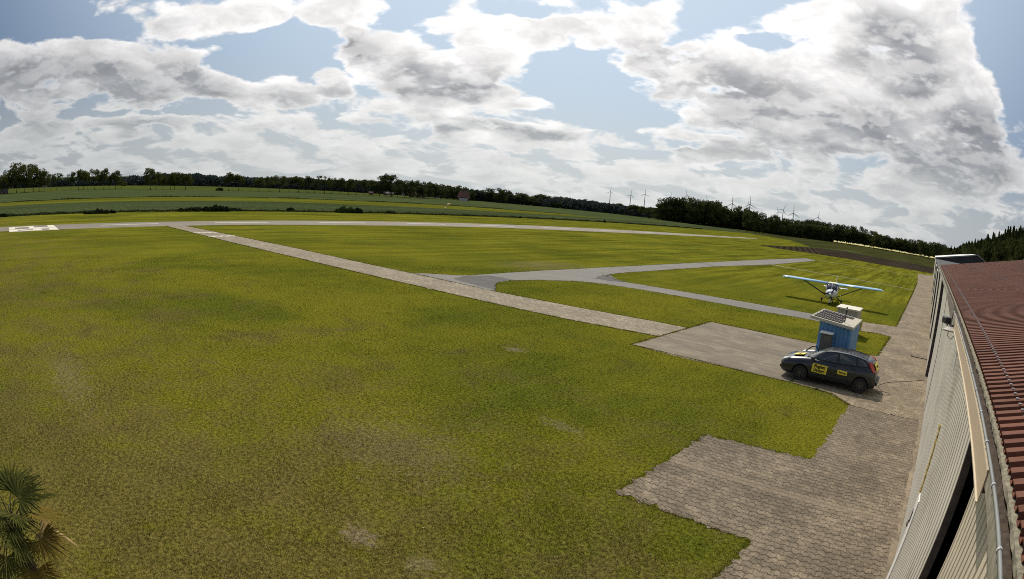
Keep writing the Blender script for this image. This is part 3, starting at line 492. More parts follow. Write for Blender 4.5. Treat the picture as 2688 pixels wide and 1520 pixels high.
pad_m = slab_mat('concrete_pad', (0.170,0.140,0.098), 0.22, 0.20, 0.85, 0.6, patch=((0.26,0.22,0.165),1.1,0.5))
sheet('concrete_pad', [(-12.24,32.55),(-5.0,32.68),(-5.0,23.3),(-7.5,23.3),(-9.7,23.1),(-12.24,23.25)], 0.008, pad_m, jag=0.02, step=0.3, seed=8)
pav_m = paver_mat('interlocking_pavers', (0.172,0.138,0.096), rh=0.20, wav=0.026, band=True, weed=0.22)
apron = [(0.9,-12),(0.9,151.6),(-3.3,145.4),(-2.6,120),(-2.4,110),(-2.25,85),(-2.17,46),(-4.7,45.0),(-4.6,40.25),(-3.3,40.75),(-2.2,40.5),(-2.3,33),(-5.0,32.8),(-5.0,23.2),(-2.25,23.06),(-2.25,15.72),(-5.38,15.40),(-5.41,10.6),(-2.27,10.55),(-2.35,8.8),(-2.45,-12)]
apron_s = [(-2.28,32.9) if p == (-2.3,33) else p for p in apron]
apron_far = [(0.9,22),(0.9,151.6),(-3.3,145.4),(-2.6,120),(-2.4,110),(-2.25,85),(-2.17,46),(-4.9,44.9),(-4.4,40.2),(-3.3,40.75),(-2.2,40.5),(-2.3,33.0),(-2.6,32.6),(-4.99,32.6),(-4.99,23.3),(-3.2,23.05),(-2.25,22.0)]
pavf_m = paver_mat('apron_blocks', (0.235,0.190,0.130), rh=0.18, wav=0.012, weed=0.12, blotch=0.22, jw=0.012)
sheet('apron', apron_far, 0.010, pavf_m, jag=0.05, step=0.18, seed=9)
apron_near = [(0.9,-12),(0.9,21.995),(-2.25,21.995),(-2.25,15.72),(-5.38,15.40),(-5.41,10.6),(-2.27,10.55),(-2.35,8.8),(-2.45,-12)]
sheet('apron_near_hangar', apron_near, 0.010, pav_m, jag=0.05, step=0.10, seed=10)

sheet('asphalt_patch', [(-29.53, 30.58), (-29.08, 32.76), (-27.11, 33.16), (-26.91, 31.19), (-25.97, 29.9), (-24.59, 28.38), (-25.56, 28.4), (-27.75, 28.59), (-28.87, 28.94)], 0.0105, slab_mat('dark_asphalt', (0.050,0.048,0.046), 0.15, 0.3, 0.8, 1.2, patch=((0.13,0.12,0.105),0.8,0.2)), jag=0.06, step=0.4, seed=21)
sheet('asphalt_patch', [(-25.95, 41.97), (-26.38, 44.67), (-24.15, 42.35), (-22.96, 42.09), (-24.1, 40.85), (-25.33, 40.68)], 0.0105, slab_mat('dark_asphalt_far', (0.065,0.062,0.058), 0.15, 0.3), jag=0.08, step=0.5, seed=22)
# plinth between apron and hangar wall
dirt_m = slab_mat('earth_edge', (0.20,0.16,0.11), 0.2, 0.3)
sheet('earth_edge', [(0.66,-12),(0.92,-12),(0.92,92),(0.72,92)], 0.014, dirt_m, jag=0.03, step=0.3, seed=12)

# ---------------------------------------------------------------- grass blades near the camera (one mesh, nobody could count them)
def inside(poly, X, Y):
    n = len(poly); c = np.zeros(len(X), bool); j = n-1
    for i in range(n):
        xi, yi = poly[i]; xj, yj = poly[j]
        if yi != yj:
            k = ((yi > Y) != (yj > Y)) & (X < (xj-xi)*(Y-yi)/(yj-yi)+xi); c ^= k
        j = i
    return c
rg = np.random.RandomState(11)
NB = 520000
rad = 6.5*np.exp(rg.rand(NB)*math.log(48/6.5)); th = R(-39.4)+ (rg.rand(NB)*2-1)*R(66)
gx = rad*np.sin(th); gy = rad*np.cos(th)
shrink = lambda poly: poly
ok = (gx < 0.6) & (gx > -60)
for pl in (apron_near, apron_far, [(-12.24,32.55),(-5.0,32.68),(-5.0,23.3),(-7.5,23.3),(-9.7,23.1),(-12.24,23.25)], txs+txn, asph): ok &= ~inside(pl, gx, gy)
ok &= ~((gx > -2.3) & (gy < 46)) & ~((gx > -3.0) & (gy > 46)) & ~((gx>-5.75)&(gx<-4.3)&(gy>37)&(gy<39.2))
pat = np.sin(gx*1.7+2*np.sin(gy*.9))*np.sin(gy*2.1+1.5*np.sin(gx*1.3))
ok &= rg.rand(NB) < 0.62+0.38*pat
for (bx,by,rx,ry,k) in ((-7.42,5.57,0.5,0.3,1),(-14.5,18.1,0.6,0.4,1),(-6.13,5.83,0.3,0.3,1),(-18.5,2.3,2.0,.8,.5)):
    ok &= ~((((gx-bx)/rx)**2+((gy-by)/ry)**2 < 1) & (rg.rand(NB) < k*0.85))
gx, gy, rad = gx[ok], gy[ok], rad[ok]
# ragged tufts that lean over the paving's edges
ex, ey = [], []
for pl, m_ in ((apron_near[3:], 9000), (apron_far[4:], 9000), ([(-12.24,32.55),(-5.0,32.68)], 1500), ([(-5.0,23.3),(-12.24,23.25),(-12.24,32.55)], 3500), (txs, 9000), (txn, 7000), (asph, 9000)):
    q = np.array(pl, float); seg = np.linalg.norm(np.diff(q, axis=0), axis=1); mid = (q[:-1]+q[1:])/2; wgt = seg/np.maximum(8, np.linalg.norm(mid, axis=1)); k_ = rg.choice(len(seg), m_*2, p=wgt/wgt.sum()); u = rg.rand(m_*2)
    p_ = q[k_]+(q[k_+1]-q[k_])*u[:,None]; clump = 0.5+0.5*np.sin(p_[:,0]*5+p_[:,1]*7)*np.sin(p_[:,1]*3.1-p_[:,0]*2.3); sel = rg.rand(m_*2) < 0.25+0.75*clump
    p_ = p_[sel]; off = rg.normal(0, 0.045, (len(p_),2)); ex.append(p_[:,0]+off[:,0]); ey.append(p_[:,1]+off[:,1])
ex, ey = np.concatenate(ex), np.concatenate(ey)
gx = np.concatenate([gx, ex]); gy = np.concatenate([gy, ey]); rad = np.concatenate([rad, np.hypot(ex, ey)]); n = len(gx)
hgt = (0.022+0.035*rg.rand(n)**1.5)*(1+0.25*np.sin(gx*.8)*np.cos(gy*.7)); wid = (0.0035+0.004*rg.rand(n))*np.maximum(1.0, rad/13)
a = rg.rand(n)*2*math.pi; la = rg.rand(n)*2*math.pi; ln = hgt*(0.3+0.9*rg.rand(n))
V = np.empty((n,3,3)); V[:,0,0] = gx-np.cos(a)*wid; V[:,0,1] = gy-np.sin(a)*wid; V[:,1,0] = gx+np.cos(a)*wid; V[:,1,1] = gy+np.sin(a)*wid
V[:,0,2] = V[:,1,2] = 0.0; V[:,2,0] = gx+np.cos(la)*ln; V[:,2,1] = gy+np.sin(la)*ln; V[:,2,2] = hgt
tag(np_mesh('grass', V.reshape(-1,3), np.arange(3*n).reshape(-1,3), blade_mat(), cols=rg.rand(n)), 'short mown grass blades growing on the airfield lawn', 'grass', kind='stuff')

# ================================================================ vegetation
leafA = leaf_mat('leaves_dark', (0.038,0.052,0.018), (0.088,0.105,0.034))
leafB = leaf_mat('leaves_olive', (0.045,0.060,0.015), (0.105,0.115,0.028))
leafS = leaf_mat('needles', (0.028,0.040,0.014), (0.070,0.078,0.022), 0.2)
leafF = leaf_mat('leaves_far_haze', (0.046,0.060,0.056), (0.066,0.082,0.066), 0.15)  # bluish tone paints distance haze into the leaf colour
leafW = leaf_mat('leaves_willow', (0.05,0.075,0.025), (0.09,0.115,0.04), 0.3)
leafD = leaf_mat('leaves_bramble', (0.018,0.026,0.012), (0.045,0.055,0.022), 0.2)
bark = mat('bark', (0.045,0.036,0.028), 0.95, var=0.3, vscale=3)
def leaves(P, size, rs, up=0.3):
    n = len(P); q = rs.normal(size=(n,3)); q /= np.linalg.norm(q,axis=1)[:,None]
    t = rs.normal(size=(n,3)); t -= (t*q).sum(1)[:,None]*q; t /= np.linalg.norm(t,axis=1)[:,None]; b = np.cross(q, t)
    s = size*(0.55+0.9*rs.rand(n))[:,None]; s2 = s*(0.5+0.5*rs.rand(n))[:,None]
    V = np.stack([P-t*s, P-b*s2*0.8+t*s*.1, P+t*s, P+b*s2], 1)
    return V.reshape(-1,3), np.arange(4*n).reshape(-1,4)
def crown_points(rs, n, lobes):
    w = np.array([l[3]*l[4] for l in lobes]); idx = rs.choice(len(lobes), n, p=w/w.sum())
    L = np.array(lobes)[idx]; d = rs.normal(size=(n,3)); d /= np.linalg.norm(d,axis=1)[:,None]
    rr = (rs.rand(n)**0.35)[:,None]
    P = L[:,:3]+d*rr*np.stack([L[:,3],L[:,3],L[:,4]],1)
    return P, idx
def make_proto(kind, seed):
    """crown and trunk meshes for a tree one unit wide and one unit tall"""
    rs = np.random.RandomState(seed); lobes = []
    if kind == 'round':
        for i in range(17):
            a_ = rs.rand()*6.28; r_ = 0.30*rs.rand()**.6; z_ = 0.42+0.44*rs.rand(); r_ *= 1.25-abs(z_-0.6)*1.2
            lobes.append((math.cos(a_)*r_, math.sin(a_)*r_, z_, 0.13+0.09*rs.rand(), 0.075+0.05*rs.rand()))
        n, sz, t0 = 1500, 0.028, 0.62
    elif kind == 'broad':
        for i in range(22):
            a_ = rs.rand()*6.28; z_ = 0.26+0.60*rs.rand(); r_ = 0.36*rs.rand()**.5*(1.15-abs(z_-0.55)*1.1)
            lobes.append((math.cos(a_)*r_, math.sin(a_)*r_, z_, 0.12+0.10*rs.rand(), 0.08+0.06*rs.rand()))
        n, sz, t0 = 1900, 0.027, 0.5
    elif kind == 'open':
        for i in range(12):
            a_ = rs.rand()*6.28; z_ = 0.46+0.42*rs.rand(); r_ = 0.36*rs.rand()**.5
            lobes.append((math.cos(a_)*r_, math.sin(a_)*r_, z_, 0.11+0.07*rs.rand(), 0.06+0.045*rs.rand()))
        n, sz, t0 = 950, 0.026, 0.7
    elif kind == 'forest':
        for i in range(20):
            a_ = rs.rand()*6.28; z_ = 0.16+0.70*rs.rand(); r_ = 0.34*rs.rand()**.5*(1.1-abs(z_-0.5)*0.7)
            lobes.append((math.cos(a_)*r_, math.sin(a_)*r_, z_, 0.14+0.10*rs.rand(), 0.07+0.06*rs.rand()))
        lobes.append((0.05,0,0.90,0.15,0.08)); n, sz, t0 = 1500, 0.032, 0.5
    P = None
    if kind == 'spruce':
        n = 1700; z_ = 0.06+0.94*rs.rand(n)**1.15; tier = (z_*15) % 1
        r_ = (1.0-z_)**0.85*0.5*(0.55+0.45*tier[::-1][:n])*(0.25+0.75*rs.rand(n)**.5); a_ = rs.rand(n)*6.28
        z_ = z_-0.05*r_; P = np.stack([np.cos(a_)*r_, np.sin(a_)*r_, z_], 1); idx = (z_*9).astype(int); sz, t0 = 0.026, 0.9
    else:
        P, idx = crown_points(rs, n, lobes)
    P[:,2] = np.clip(P[:,2], 0.03, 0.995)
    V, F = leaves(P, sz, rs)
    # leaves are sized for a tree about 1.5 times taller than wide
    tint = np.clip(0.25+0.5*rs.rand(idx.max()+1)[idx]+0.25*(rs.rand(len(idx))-.5)*2, 0, 1)
    cr = np_mesh('crown', V, F, leafA, cols=tint)
    mb = MB(); mb.tube([(0,0,0),(0.01,0,0.25*t0+.05),(-0.01,0.01,t0)], 0.030, 7, 0.010)
    if kind != 'spruce':
        for k in range(6):
            a_ = rs.rand()*6.28; z_ = (0.28+0.35*rs.rand()); r_ = 0.18+0.16*rs.rand()
            mb.tube([(0,0,z_*t0/0.6),(math.cos(a_)*r_*.5,math.sin(a_)*r_*.5,z_*t0/0.6+0.10),(math.cos(a_)*r_,math.sin(a_)*r_,min(.9,z_*t0/0.6+0.26))], 0.011, 5, 0.004)
    tr = mb.build('trunk', bark, smooth='all')
    for o in (cr, tr): sc.collection.objects.unlink(o)
    return cr, tr
PROTO = {k: [make_proto(k, 20+i*7+len(k)) for i in range(n)] for k, n in (('round',3),('broad',3),('open',2),('forest',4),('spruce',3))}
def plant(name, kind, x, y, hgt, wid, label, cat, group, material, variant=None, trunk_s=1.0):
    cr, tr = PROTO[kind][rnd.randrange(len(PROTO[kind])) if variant is None else variant]
    e = empty(name, (x,y,0), rnd.uniform(0,6.28)); tag(e, label, cat, group)
    c = cr.copy(); c.scale = (wid, wid*rnd.uniform(0.85,1.1), hgt); t = tr.copy(); t.scale = (wid*trunk_s, wid*trunk_s, hgt)
    sc.collection.objects.link(c); sc.collection.objects.link(t); c.parent = e; t.parent = e
    c.name = 'crown'; t.name = 'trunk'
    if c.material_slots and material is not leafA:
        c.material_slots[0].link = 'OBJECT'; c.material_slots[0].material = material
    return e
def ordinal(n):
    w = ['zeroth','first','second','third','fourth','fifth','sixth','seventh','eighth','ninth','tenth','eleventh','twelfth','thirteenth','fourteenth','fifteenth','sixteenth','seventeenth','eighteenth','nineteenth','twentieth']
    if n <= 20: return w[n]
    s = {1:'st',2:'nd',3:'rd'}.get(n % 10, 'th') if n % 100 not in (11,12,13) else 'th'
    return f'{n}{s}'
INFO = {'clump':('broad','large leafy tree of the tall clump at far left','trees of the tall clump at the left'),
 'pair':('open','small tree of the pair beside the tall clump','pair of small trees in the field'),
 'groupB':('round','stemmed tree in the left field row','trees of the left field row'),
 'groupC':('broad','tall tree of the dense far field group','dense group on the far field edge'),
 'groupD':('round','slim tree of the lone couple beyond the meadow','lone couple of trees'),
 'row':('round','bare stemmed tree in the even roadside row','roadside row behind the runway'),
 'village':('forest','dark tree round the village houses','trees round the village houses'),
 'lane':('round','round tree lining the lane by the pale strip','trees along the lane'),
 'wood':('forest','tall tree on the front edge of the dark wood','front edge of the dark wood'),
 'bush':('broad','low light green bushy tree right of the left field row','bushy tree')}
byk = {}
for t in DATA['trees']: byk.setdefault(t[4], []).append(t)
for k, lst in byk.items():
    pk, lab, grp = INFO[k]
    lst = sorted(lst, key=lambda t: math.atan2(t[0], t[1]))
    for i, (x, y, hh, ww, _) in enumerate(lst):
        l = (ordinal(i+1)+' from the left: '+lab) if len(lst) > 1 else lab
        kind = pk
        if k == 'row' and i % 4 == 3: kind = 'open'
        m_ = leafB if (k in ('clump','groupB','groupC','groupD','bush') or (k == 'wood' and i % 3 == 0) or (k == 'row' and i % 3 == 1)) else leafA
        base = {'clump':1.22,'wood':1.4,'village':1.35,'row':1.30,'lane':1.4,'groupB':1.15,'groupC':1.18}.get(k, 1.15)
        plant('broadleaf_tree', kind, x, y, max(hh,2.0)*1.07, ww*base, l, 'tree', grp, m_)
        # second rank of the wood keeps it dark all the way through
sp = sorted(DATA['spruces'], key=lambda t: math.atan2(t[0], t[1]))
for i, (x, y, hh) in enumerate(sp):
    if i % 2: plant('spruce_tree', 'spruce', x, y, hh*1.02, rnd.uniform(5.0,7.5)*max(0.9,hh/13), f'dark pointed spruce, {ordinal(i+1)} tree from the left behind the red roof', 'tree', 'trees behind the red roof', leafS)
    else: plant('broadleaf_tree', 'forest', x, y, hh*0.93, rnd.uniform(6.0,8.0)*max(0.9,hh/13), f'dark rounded leafy tree, {ordinal(i+1)} tree from the left behind the red roof', 'tree', 'trees behind the red roof', leafS)

# far woods that read as one mass
def wood_mass(name, label, prof, dist, material, n, size, zlow=0.0, seed=1, depth=60):
    rs = np.random.RandomState(seed); A = rs.uniform(prof[0][0], prof[-1][0], n)
    top = np.interp(A, [p[0] for p in prof], [p[1] for p in prof])
    # rounded crowns along the top
    wob = 0.5*np.abs(np.sin(A*57.3/14*size/2.2))+0.5*np.abs(np.sin(A*31.0+1.3))
    Dd = np.interp(A, [p[0] for p in prof], [p[2] if len(p) > 2 else dist for p in prof])+rs.uniform(0, depth, n)
    H = (CAM_H+Dd*np.tan(np.radians(top)))*(0.84+0.16*wob)
    zl = zlow(A) if callable(zlow) else zlow
    z = zl+(H-zl)*rs.rand(n)**0.8
    P = np.stack([Dd*np.sin(np.radians(A)), Dd*np.cos(np.radians(A)), z], 1)
    V, F = leaves(P, size, rs); o = np_mesh(name, V, F, material, cols=np.clip(0.4+0.4*np.sin(A*13)+0.3*rs.rand(n),0,1))
    return tag(o, label, 'woods', kind='stuff')
FW = [(-93.16, 0.42), (-90.31, 0.19), (-84.25, -0.27), (-83.1, -0.22), (-81.07, -0.28), (-76.97, -0.22), (-76.2, -0.02), (-75.0, -0.11), (-72.81, 0.17), (-71.36, 0.13), (-69.92, 0.21), (-69.58, 0.26), (-68.59, 0.07), (-67.91, 0.12), (-67.61, -0.04), (-67.16, 0.03), (-64.79, 0.03), (-63.95, -0.01), (-61.06, 0.1), (-60.34, 0.16), (-58.37, 0.1), (-56.06, 0.08), (-53.33, 0.24), (-48.41, 0.24), (-45.27, 0.15), (-41.98, -0.06), (-38.2, -0.28), (-35.44, 0.04), (-31.2, -0.02), (-29.87, -0.09), (-27.14, 0.05), (-26.59, 0.09)]
wood_mass('distant_woods', 'bluish dark distant woods along the horizon', FW, 385, leafF, 52000, 1.15, seed=5, depth=70)
WM = [(-26.71, 0.13, 369.87333333333333), (-26.11, 0.74, 365.47333333333336), (-24.49, 1.09, 353.5933333333333), (-22.93, 0.95, 353.21), (-21.72, 1.05, 356.84000000000003), (-20.58, 0.7, 360.26), (-18.49, 0.69, 365.714), (-17.83, 0.38, 366.638), (-16.74, 0.2, 368.164), (-15.01, 0.33, 370.586), (-13.26, 0.38, 378.808), (-12.02, 0.53, 390.216), (-9.99, 0.39, 408.892), (-7.79, 0.5, 423.324), (-5.12, 0.16, 435.072), (-3.96, 0.22, 440.2), (-1.11, 0.35, 454.45), (0.94, 0.41, 464.7), (1.38, 0.38, 466.9)]
wood_mass('wood_interior', 'dark inner mass of the wood behind its front trees', WM, 400, leafA, 42000, 0.85, zlow=lambda A: np.where(A < -10, 0.1, 1.4), seed=6, depth=30)
SPM = [(1.2, 0.35, 239.5), (2.38, 0.54, 229.175), (3.4, 1.08, 220.25), (4.66, 1.49, 206.75), (5.91, 2.06, 191.125), (7.21, 2.38, 174.875), (8.51, 3.0, 161.345), (9.71, 3.15, 152.745), (11.25, 3.51, 141.70833333333334), (12.66, 3.84, 131.60333333333332)]
wood_mass('spruce_wood', 'dark inner mass of the spruce wood beyond the hangars', SPM, 250, leafS, 26000, 0.8, zlow=0.3, seed=8, depth=40)

# bushes on the ditch and in the fields
BL = ['long low dark bramble mound on the ditch, left one','small bramble tuft beside the left bramble mound','left third of the wide bramble thicket on the ditch','middle and tallest part of the wide bramble thicket','right part of the wide bramble thicket on the ditch','small weedy tuft on the ditch right of the wide thicket','rounded leafy bush on the ditch, middle of the photograph','dark flank bush right of the rounded leafy bush','small tuft on the ditch below the field marker','lone little tuft on the ditch, half way to the wood','last little tuft on the ditch before the wood','weeds at the left end of the ditch','grey green shrub in the field left of the lone couple of trees','small shrub beside the pale strip near the lane']
for i, (x, y, w, hh) in enumerate(DATA['bushes']):
    rs = np.random.RandomState(60+i); n = int(500+260*w)
    m = max(3, int(w*1.6)); lob = [((k+.5)/m-.5+rs.uniform(-.04,.04), rs.uniform(-.15,.15)) for k in range(m)]
    P = []
    for (u, v) in lob:
        h_ = hh*rs.uniform(0.65,1.15)*(1-1.3*u*u); q = rs.normal(size=(n//m,3)); q /= np.linalg.norm(q,axis=1)[:,None]; q *= (rs.rand(n//m)**.4)[:,None]
        # bushes stretch along the ditch (world Y)
        P.append(np.stack([q[:,0]*w*0.25+v*w*.5, u*w+q[:,1]*w/m*0.85, np.abs(q[:,2])*h_], 1))
    P = np.concatenate(P); V, F = leaves(P, 0.10+0.02*w, rs)
    o = np_mesh('bush', V, F, leafW if i in (6,12) else leafD, cols=rs.rand(len(P))); o.location = (x, y, 0)
    tag(o, BL[i], 'bush', 'bushes')
# willow thicket in front of the lane trees
P4 = [[-229.35, 311.76, 2.9, 6.2], [-226.55, 312.92, 3.8, 6.9], [-231.84, 326.72, 4.6, 7.6], [-224.13, 322.33, 4.8, 7.4], [-225.26, 330.62, 5.4, 7.6], [-228.08, 341.69, 5.0, 7.8], [-229.64, 351.22, 5.0, 7.9], [-228.84, 355.89, 4.1, 6.0]]
for i, (x, y, hh, ww) in enumerate(P4):
    plant('willow_bush', 'forest', x, y, hh, ww, f'{ordinal(i+1)} from the left, rounded light green willow of the thicket before the lane', 'bush', 'willow thicket', leafW)
# weeds growing along the ditch
rs = np.random.RandomState(91); n = 26000
Y = rs.uniform(-14, 232, n); X = np.interp(Y, [-14,0,30,60,100,170,215,235], [-102,-103,-101,-100,-100.3,-101.5,-99,-95.5])+rs.normal(0, 0.5, n)
hz = (0.10+0.30*rs.rand(n))*(0.5+0.8*np.abs(np.sin(Y*.9)*np.sin(Y*.37+1)))
V, F = leaves(np.stack([X, Y, hz*rs.rand(n)+.05], 1), 0.10, rs)
tag(np_mesh('ditch_weeds', V, F, leafD, cols=rs.rand(n)), 'rough dark weeds growing along the ditch beyond the runway', 'weeds', kind='stuff')
n = 9000
Y = rs.uniform(0, 200, n); X = np.interp(Y, [0,17,49,90,118,150,178,200], [-164,-165,-171,-172,-166.5,-164,-151,-144])+rs.normal(0, 0.5, n)
V, F = leaves(np.stack([X, Y, 0.35*rs.rand(n)*np.abs(np.sin(Y*.21)*np.sin(Y*.083))], 1), 0.12, rs)
tag(np_mesh('ditch_weeds', V, F, leafD, cols=rs.rand(n)), 'thin dark weed line between the far crop and the yellow meadow', 'weeds', kind='stuff')

# ================================================================ hangars
def sheet_wall(name, x, y0, y1, z0, z1, pitch, depth, material, parent, thick=0.03):
    """profiled sheet standing along Y, ribs upright, face towards -X"""
    mb = MB(); y = y0; prof = []
    while y < y1-1e-6:
        p = min(pitch, y1-y)
        prof += [(x, y), (x, y+p*0.66), (x+depth, y+p*0.72), (x+depth, y+p*0.94)]; y += p
    prof.append((x, y1))
    n = len(prof); vs = [(a,b,z0) for a,b in prof]+[(a,b,z1) for a,b in prof]
    fs = [(i,i+1,i+1+n,i+n) for i in range(n-1)]
    mb.add(vs, fs); mb.box(x+depth+0.002, x+depth+thick, y0, y1, z0, z1-0.004)
    return mb.build(name, material, parent, fix=False)
wall_m = mat('wall_sheet', (0.58,0.52,0.40), 0.6, var=0.10, vscale=1.2, dirt=((0.22,0.19,0.14),0.8,0.35))
door_m = mat('door_sheet', (0.62,0.58,0.49), 0.5, var=0.08, vscale=0.9, dirt=((0.22,0.20,0.16),0.5,0.4))
door2_m = mat('door_sheet_far', (0.58,0.55,0.47), 0.55, var=0.10, vscale=0.8, dirt=((0.24,0.23,0.2),0.7,0.4))
edge_m = mat('door_edge', (0.085,0.068,0.062), 0.8, var=0.3, vscale=8)
cream_m = mat('fascia_cream', (0.47,0.37,0.26), 0.6, var=0.06, vscale=1.5, dirt=((0.30,0.24,0.17),1.5,0.3))
creaml_m = mat('fascia_flange', (0.60,0.52,0.38), 0.5)
pipe_m = mat('conduit_grey', (0.20,0.21,0.195), 0.45, var=0.1, vscale=5)
zinc_m = mat('old_zinc', (0.30,0.28,0.22), 0.6, 0.2, var=0.25, vscale=14, dirt=((0.12,0.10,0.07),5,0.6))
muck_m = mat('gutter_muck', (0.055,0.038,0.026), 0.95, var=0.35, vscale=18, bump=0.6, bscale=60, dirt=((0.20,0.16,0.10),45,0.25))
dark_m2 = mat('interior_shade', (0.012,0.012,0.012), 0.9)  # near-black colour paints in the shade inside the hangars
white_m = mat('white_trim', (0.80,0.79,0.75), 0.5, var=0.06, vscale=6)
foam_m = mat('worn_yellow_foam', (0.42,0.30,0.09), 0.95, var=0.5, vscale=20, bump=0.8, bscale=40)
tile_m = bpy.data.materials.new('roof_sheets'); tile_m.use_nodes = True
def _roof():
    N = NT(tile_m.node_tree); p = N.n('ShaderNodeBsdfPrincipled'); o = N.n('ShaderNodeOutputMaterial'); tile_m.node_tree.links.new(p.outputs[0], o.inputs[0])
    g = N.n('ShaderNodeNewGeometry'); pos = g.outputs['Position']
    a = N.noise(N.vm('MULTIPLY', pos, (0.25,1,1)), 1.6, 5, 0.65); b = N.noise(pos, 7, 5, 0.7); s = N.noise(N.vm('MULTIPLY', pos, (0.12,3,1)), 3, 3, 0.6); l = N.noise(pos, 30, 4, 0.7)
    x, y, z = N.xyz(pos)
    c = N.mix(N.ramp(a, 0.35, 0.65), (0.105,0.038,0.020,1), (0.165,0.066,0.038,1))
    c = N.mix(N.m('MULTIPLY', N.ramp(b, 0.5, 0.7), 0.35), c, (0.21,0.105,0.072,1))
    c = N.mix(N.m('MULTIPLY', N.ramp(s, 0.55, 0.75), 0.5), c, (0.095,0.045,0.036,1))
    c = N.mix(N.m('MULTIPLY', N.ramp(l, 0.62, 0.75), 0.3), c, (0.30,0.27,0.2,1))
    N.set(p.inputs['Base Color'], c); N.set(p.inputs['Roughness'], N.ramp(b, 0.3, 0.7, lo=0.6, hi=0.8)); p.inputs['Specular IOR Level'].default_value = 0.15
    bb = N.n('ShaderNodeBump'); bb.inputs['Strength'].default_value = 0.35; bb.inputs['Distance'].default_value = 0.004
    N.set(bb.inputs['Height'], b); N.set(p.inputs['Normal'], bb.outputs[0])
_roof()

RY1 = 49.6; EX, EZ, SL = 0.78, 4.83, 0.215
hg = empty('hangar', (0,0,0)); tag(hg, 'long hangar with red ribbed roof and pale sheet metal sliding doors at the right edge', 'hangar')
sheet_wall('wall', 0.80, -6.0, 4.55, 0.0, 4.78, 0.15, 0.024, wall_m, hg)
mb = MB(); mb.box(1.0, 1.05, 4.3, RY1-0.05, 0.02, 4.75); mb.box(1.0, 15.6, RY1-0.10, RY1-0.06, 0.02, 4.7); mb.box(1.0,15.6,-6,-5.95,0.02,4.7); mb.box(15.55,15.6,-5.9,RY1-0.2,0.02,4.7)
mb.build('interior_dark_box', dark_m2, hg)  # box behind the doors, its black standing in for interior shade
mb = MB(); mb.prism([(0.95,4.70),(8.7,6.35),(15.55,4.70)], -0.03, 0.03, Matrix(((1,0,0,0),(0,0,1,RY1-0.08),(0,1,0,0),(0,0,0,1)))); mb.build('gable', wall_m, hg)
# sliding door leaves
def leaf(x, y0, y1, pitch, depth, m_, thick=0.05, z1=4.70, edge=True):
    d = sheet_wall('door', x, y0, y1, 0.06, z1, pitch, depth, m_, hg, thick)
    if edge:
        mb = MB(); mb.box(x-0.006, x+depth+thick+0.008, y0-0.05, y0-0.002, 0.05, z1); mb.build('door_edge', edge_m, d)
    return d
d1_ = leaf(0.70, 5.06, 9.55, 0.25, 0.016, door_m)
d2_ = leaf(0.80, 9.60, 16.3, 0.42, 0.012, door2_m, edge=False)
mb = MB(); mb.box(0.682, 0.699, 9.05, 9.56, 0.05, 2.24); mb.box(0.70,0.79,9.552,9.58,0.05,2.2); mb.build('seam_trim', white_m, d1_)
mb = MB(); rs = np.random.RandomState(3)
zz = np.linspace(2.2, 3.35, 24)
mb.loft([[Vector((0.675-0.01*rs.rand(), 9.56+0.02*rs.rand(), z)), Vector((0.702, 9.56, z)), Vector((0.702, 9.44-0.05*rs.rand()+0.06*i/24, z)), Vector((0.68, 9.46-0.04*rs.rand()+0.05*i/24, z))] for i, z in enumerate(zz)])
mb.build('worn_seal', foam_m, d1_)
mb = MB(); mb.box(0.668, 0.681, 9.40, 9.53, 1.72, 1.92); mb.build('lock_plate', mat('lock', (0.07,0.055,0.06), 0.5), d1_)
mb = MB(); mb.box(0.755, 0.798, 10.85, 10.88, 0.98, 1.14); mb.tube([(0.755,10.865,1.12),(0.735,10.865,1.06),(0.755,10.865,1.0)], 0.009, 6); mb.build('door_handle', mat('handle_metal',(0.1,0.1,0.11),0.35,0.6), d2_)
mb = MB(); mb.box(0.69, 0.699, 8.30, 8.36, 0.70, 0.76); mb.build('reflector', mat('red_reflector', (0.45,0.03,0.02), 0.3), d1_)
leaf(0.815, 16.32, 23.0, 0.5, 0.012, door2_m, edge=False)
leaf(0.80, 23.02, 29.6, 0.6, 0.014, door2_m, edge=False)
leaf(0.66, 30.2, 36.4, 0.125, 0.014, door2_m, thick=0.11)
leaf(0.80, 36.42, 43.0, 0.16, 0.02, door2_m, edge=False)
leaf(0.69, 43.4, 49.4, 0.125, 0.014, door2_m, thick=0.06)
# roof
def ribbed(name, parent, y0, y1, x0, x1, z0, slope, pitch, hgt_, m_, segs=1):
    mb = MB(); prof = []; y = y0
    while y < y1-1e-6:
        prof += [(y, 0.0), (y+pitch*0.40, 0.0), (y+pitch*0.47, hgt_), (y+pitch*0.93, hgt_)]; y += pitch
    n = len(prof)
    for k in range(segs):
        xa = x0+(x1-x0)*k/segs; xb = x0+(x1-x0)*(k+1)/segs + (0.10 if k < segs-1 else 0)
        up = 0.007*k*0
        za = z0+abs(slope)*0+slope*(xa-x0); zb = z0+slope*(xb-x0)
        lift = 0.006 if (slope > 0) else 0.0
        ring = [[(xa, a, za+b+lift*(0)) for a, b in prof], [(xb, a, zb+b-(lift if k < segs-1 else 0)) for a, b in prof]]
        vs = [v for r_ in ring for v in r_]; fs = [(i, i+1, i+1+n, i+n) for i in range(n-1)]
        vs += [(v[0], v[1], v[2]-0.007) for v in vs]; m2 = 2*n
        fs += [(i+m2+n, i+1+m2+n, i+1+m2, i+m2) for i in range(n-1)]
        fs += [(i, i+m2, i+1+m2, i+1) for i in range(n-1)]
        mb.add(vs, fs)
    return mb.build(name, m_, parent, fix=False)
NP = int(round((RY1+4)/0.177)); P_ = (RY1+4.0)/NP
roof = ribbed('roof', hg, -4.0, RY1, EX, 8.72, EZ, SL, P_, 0.036, tile_m, 4)
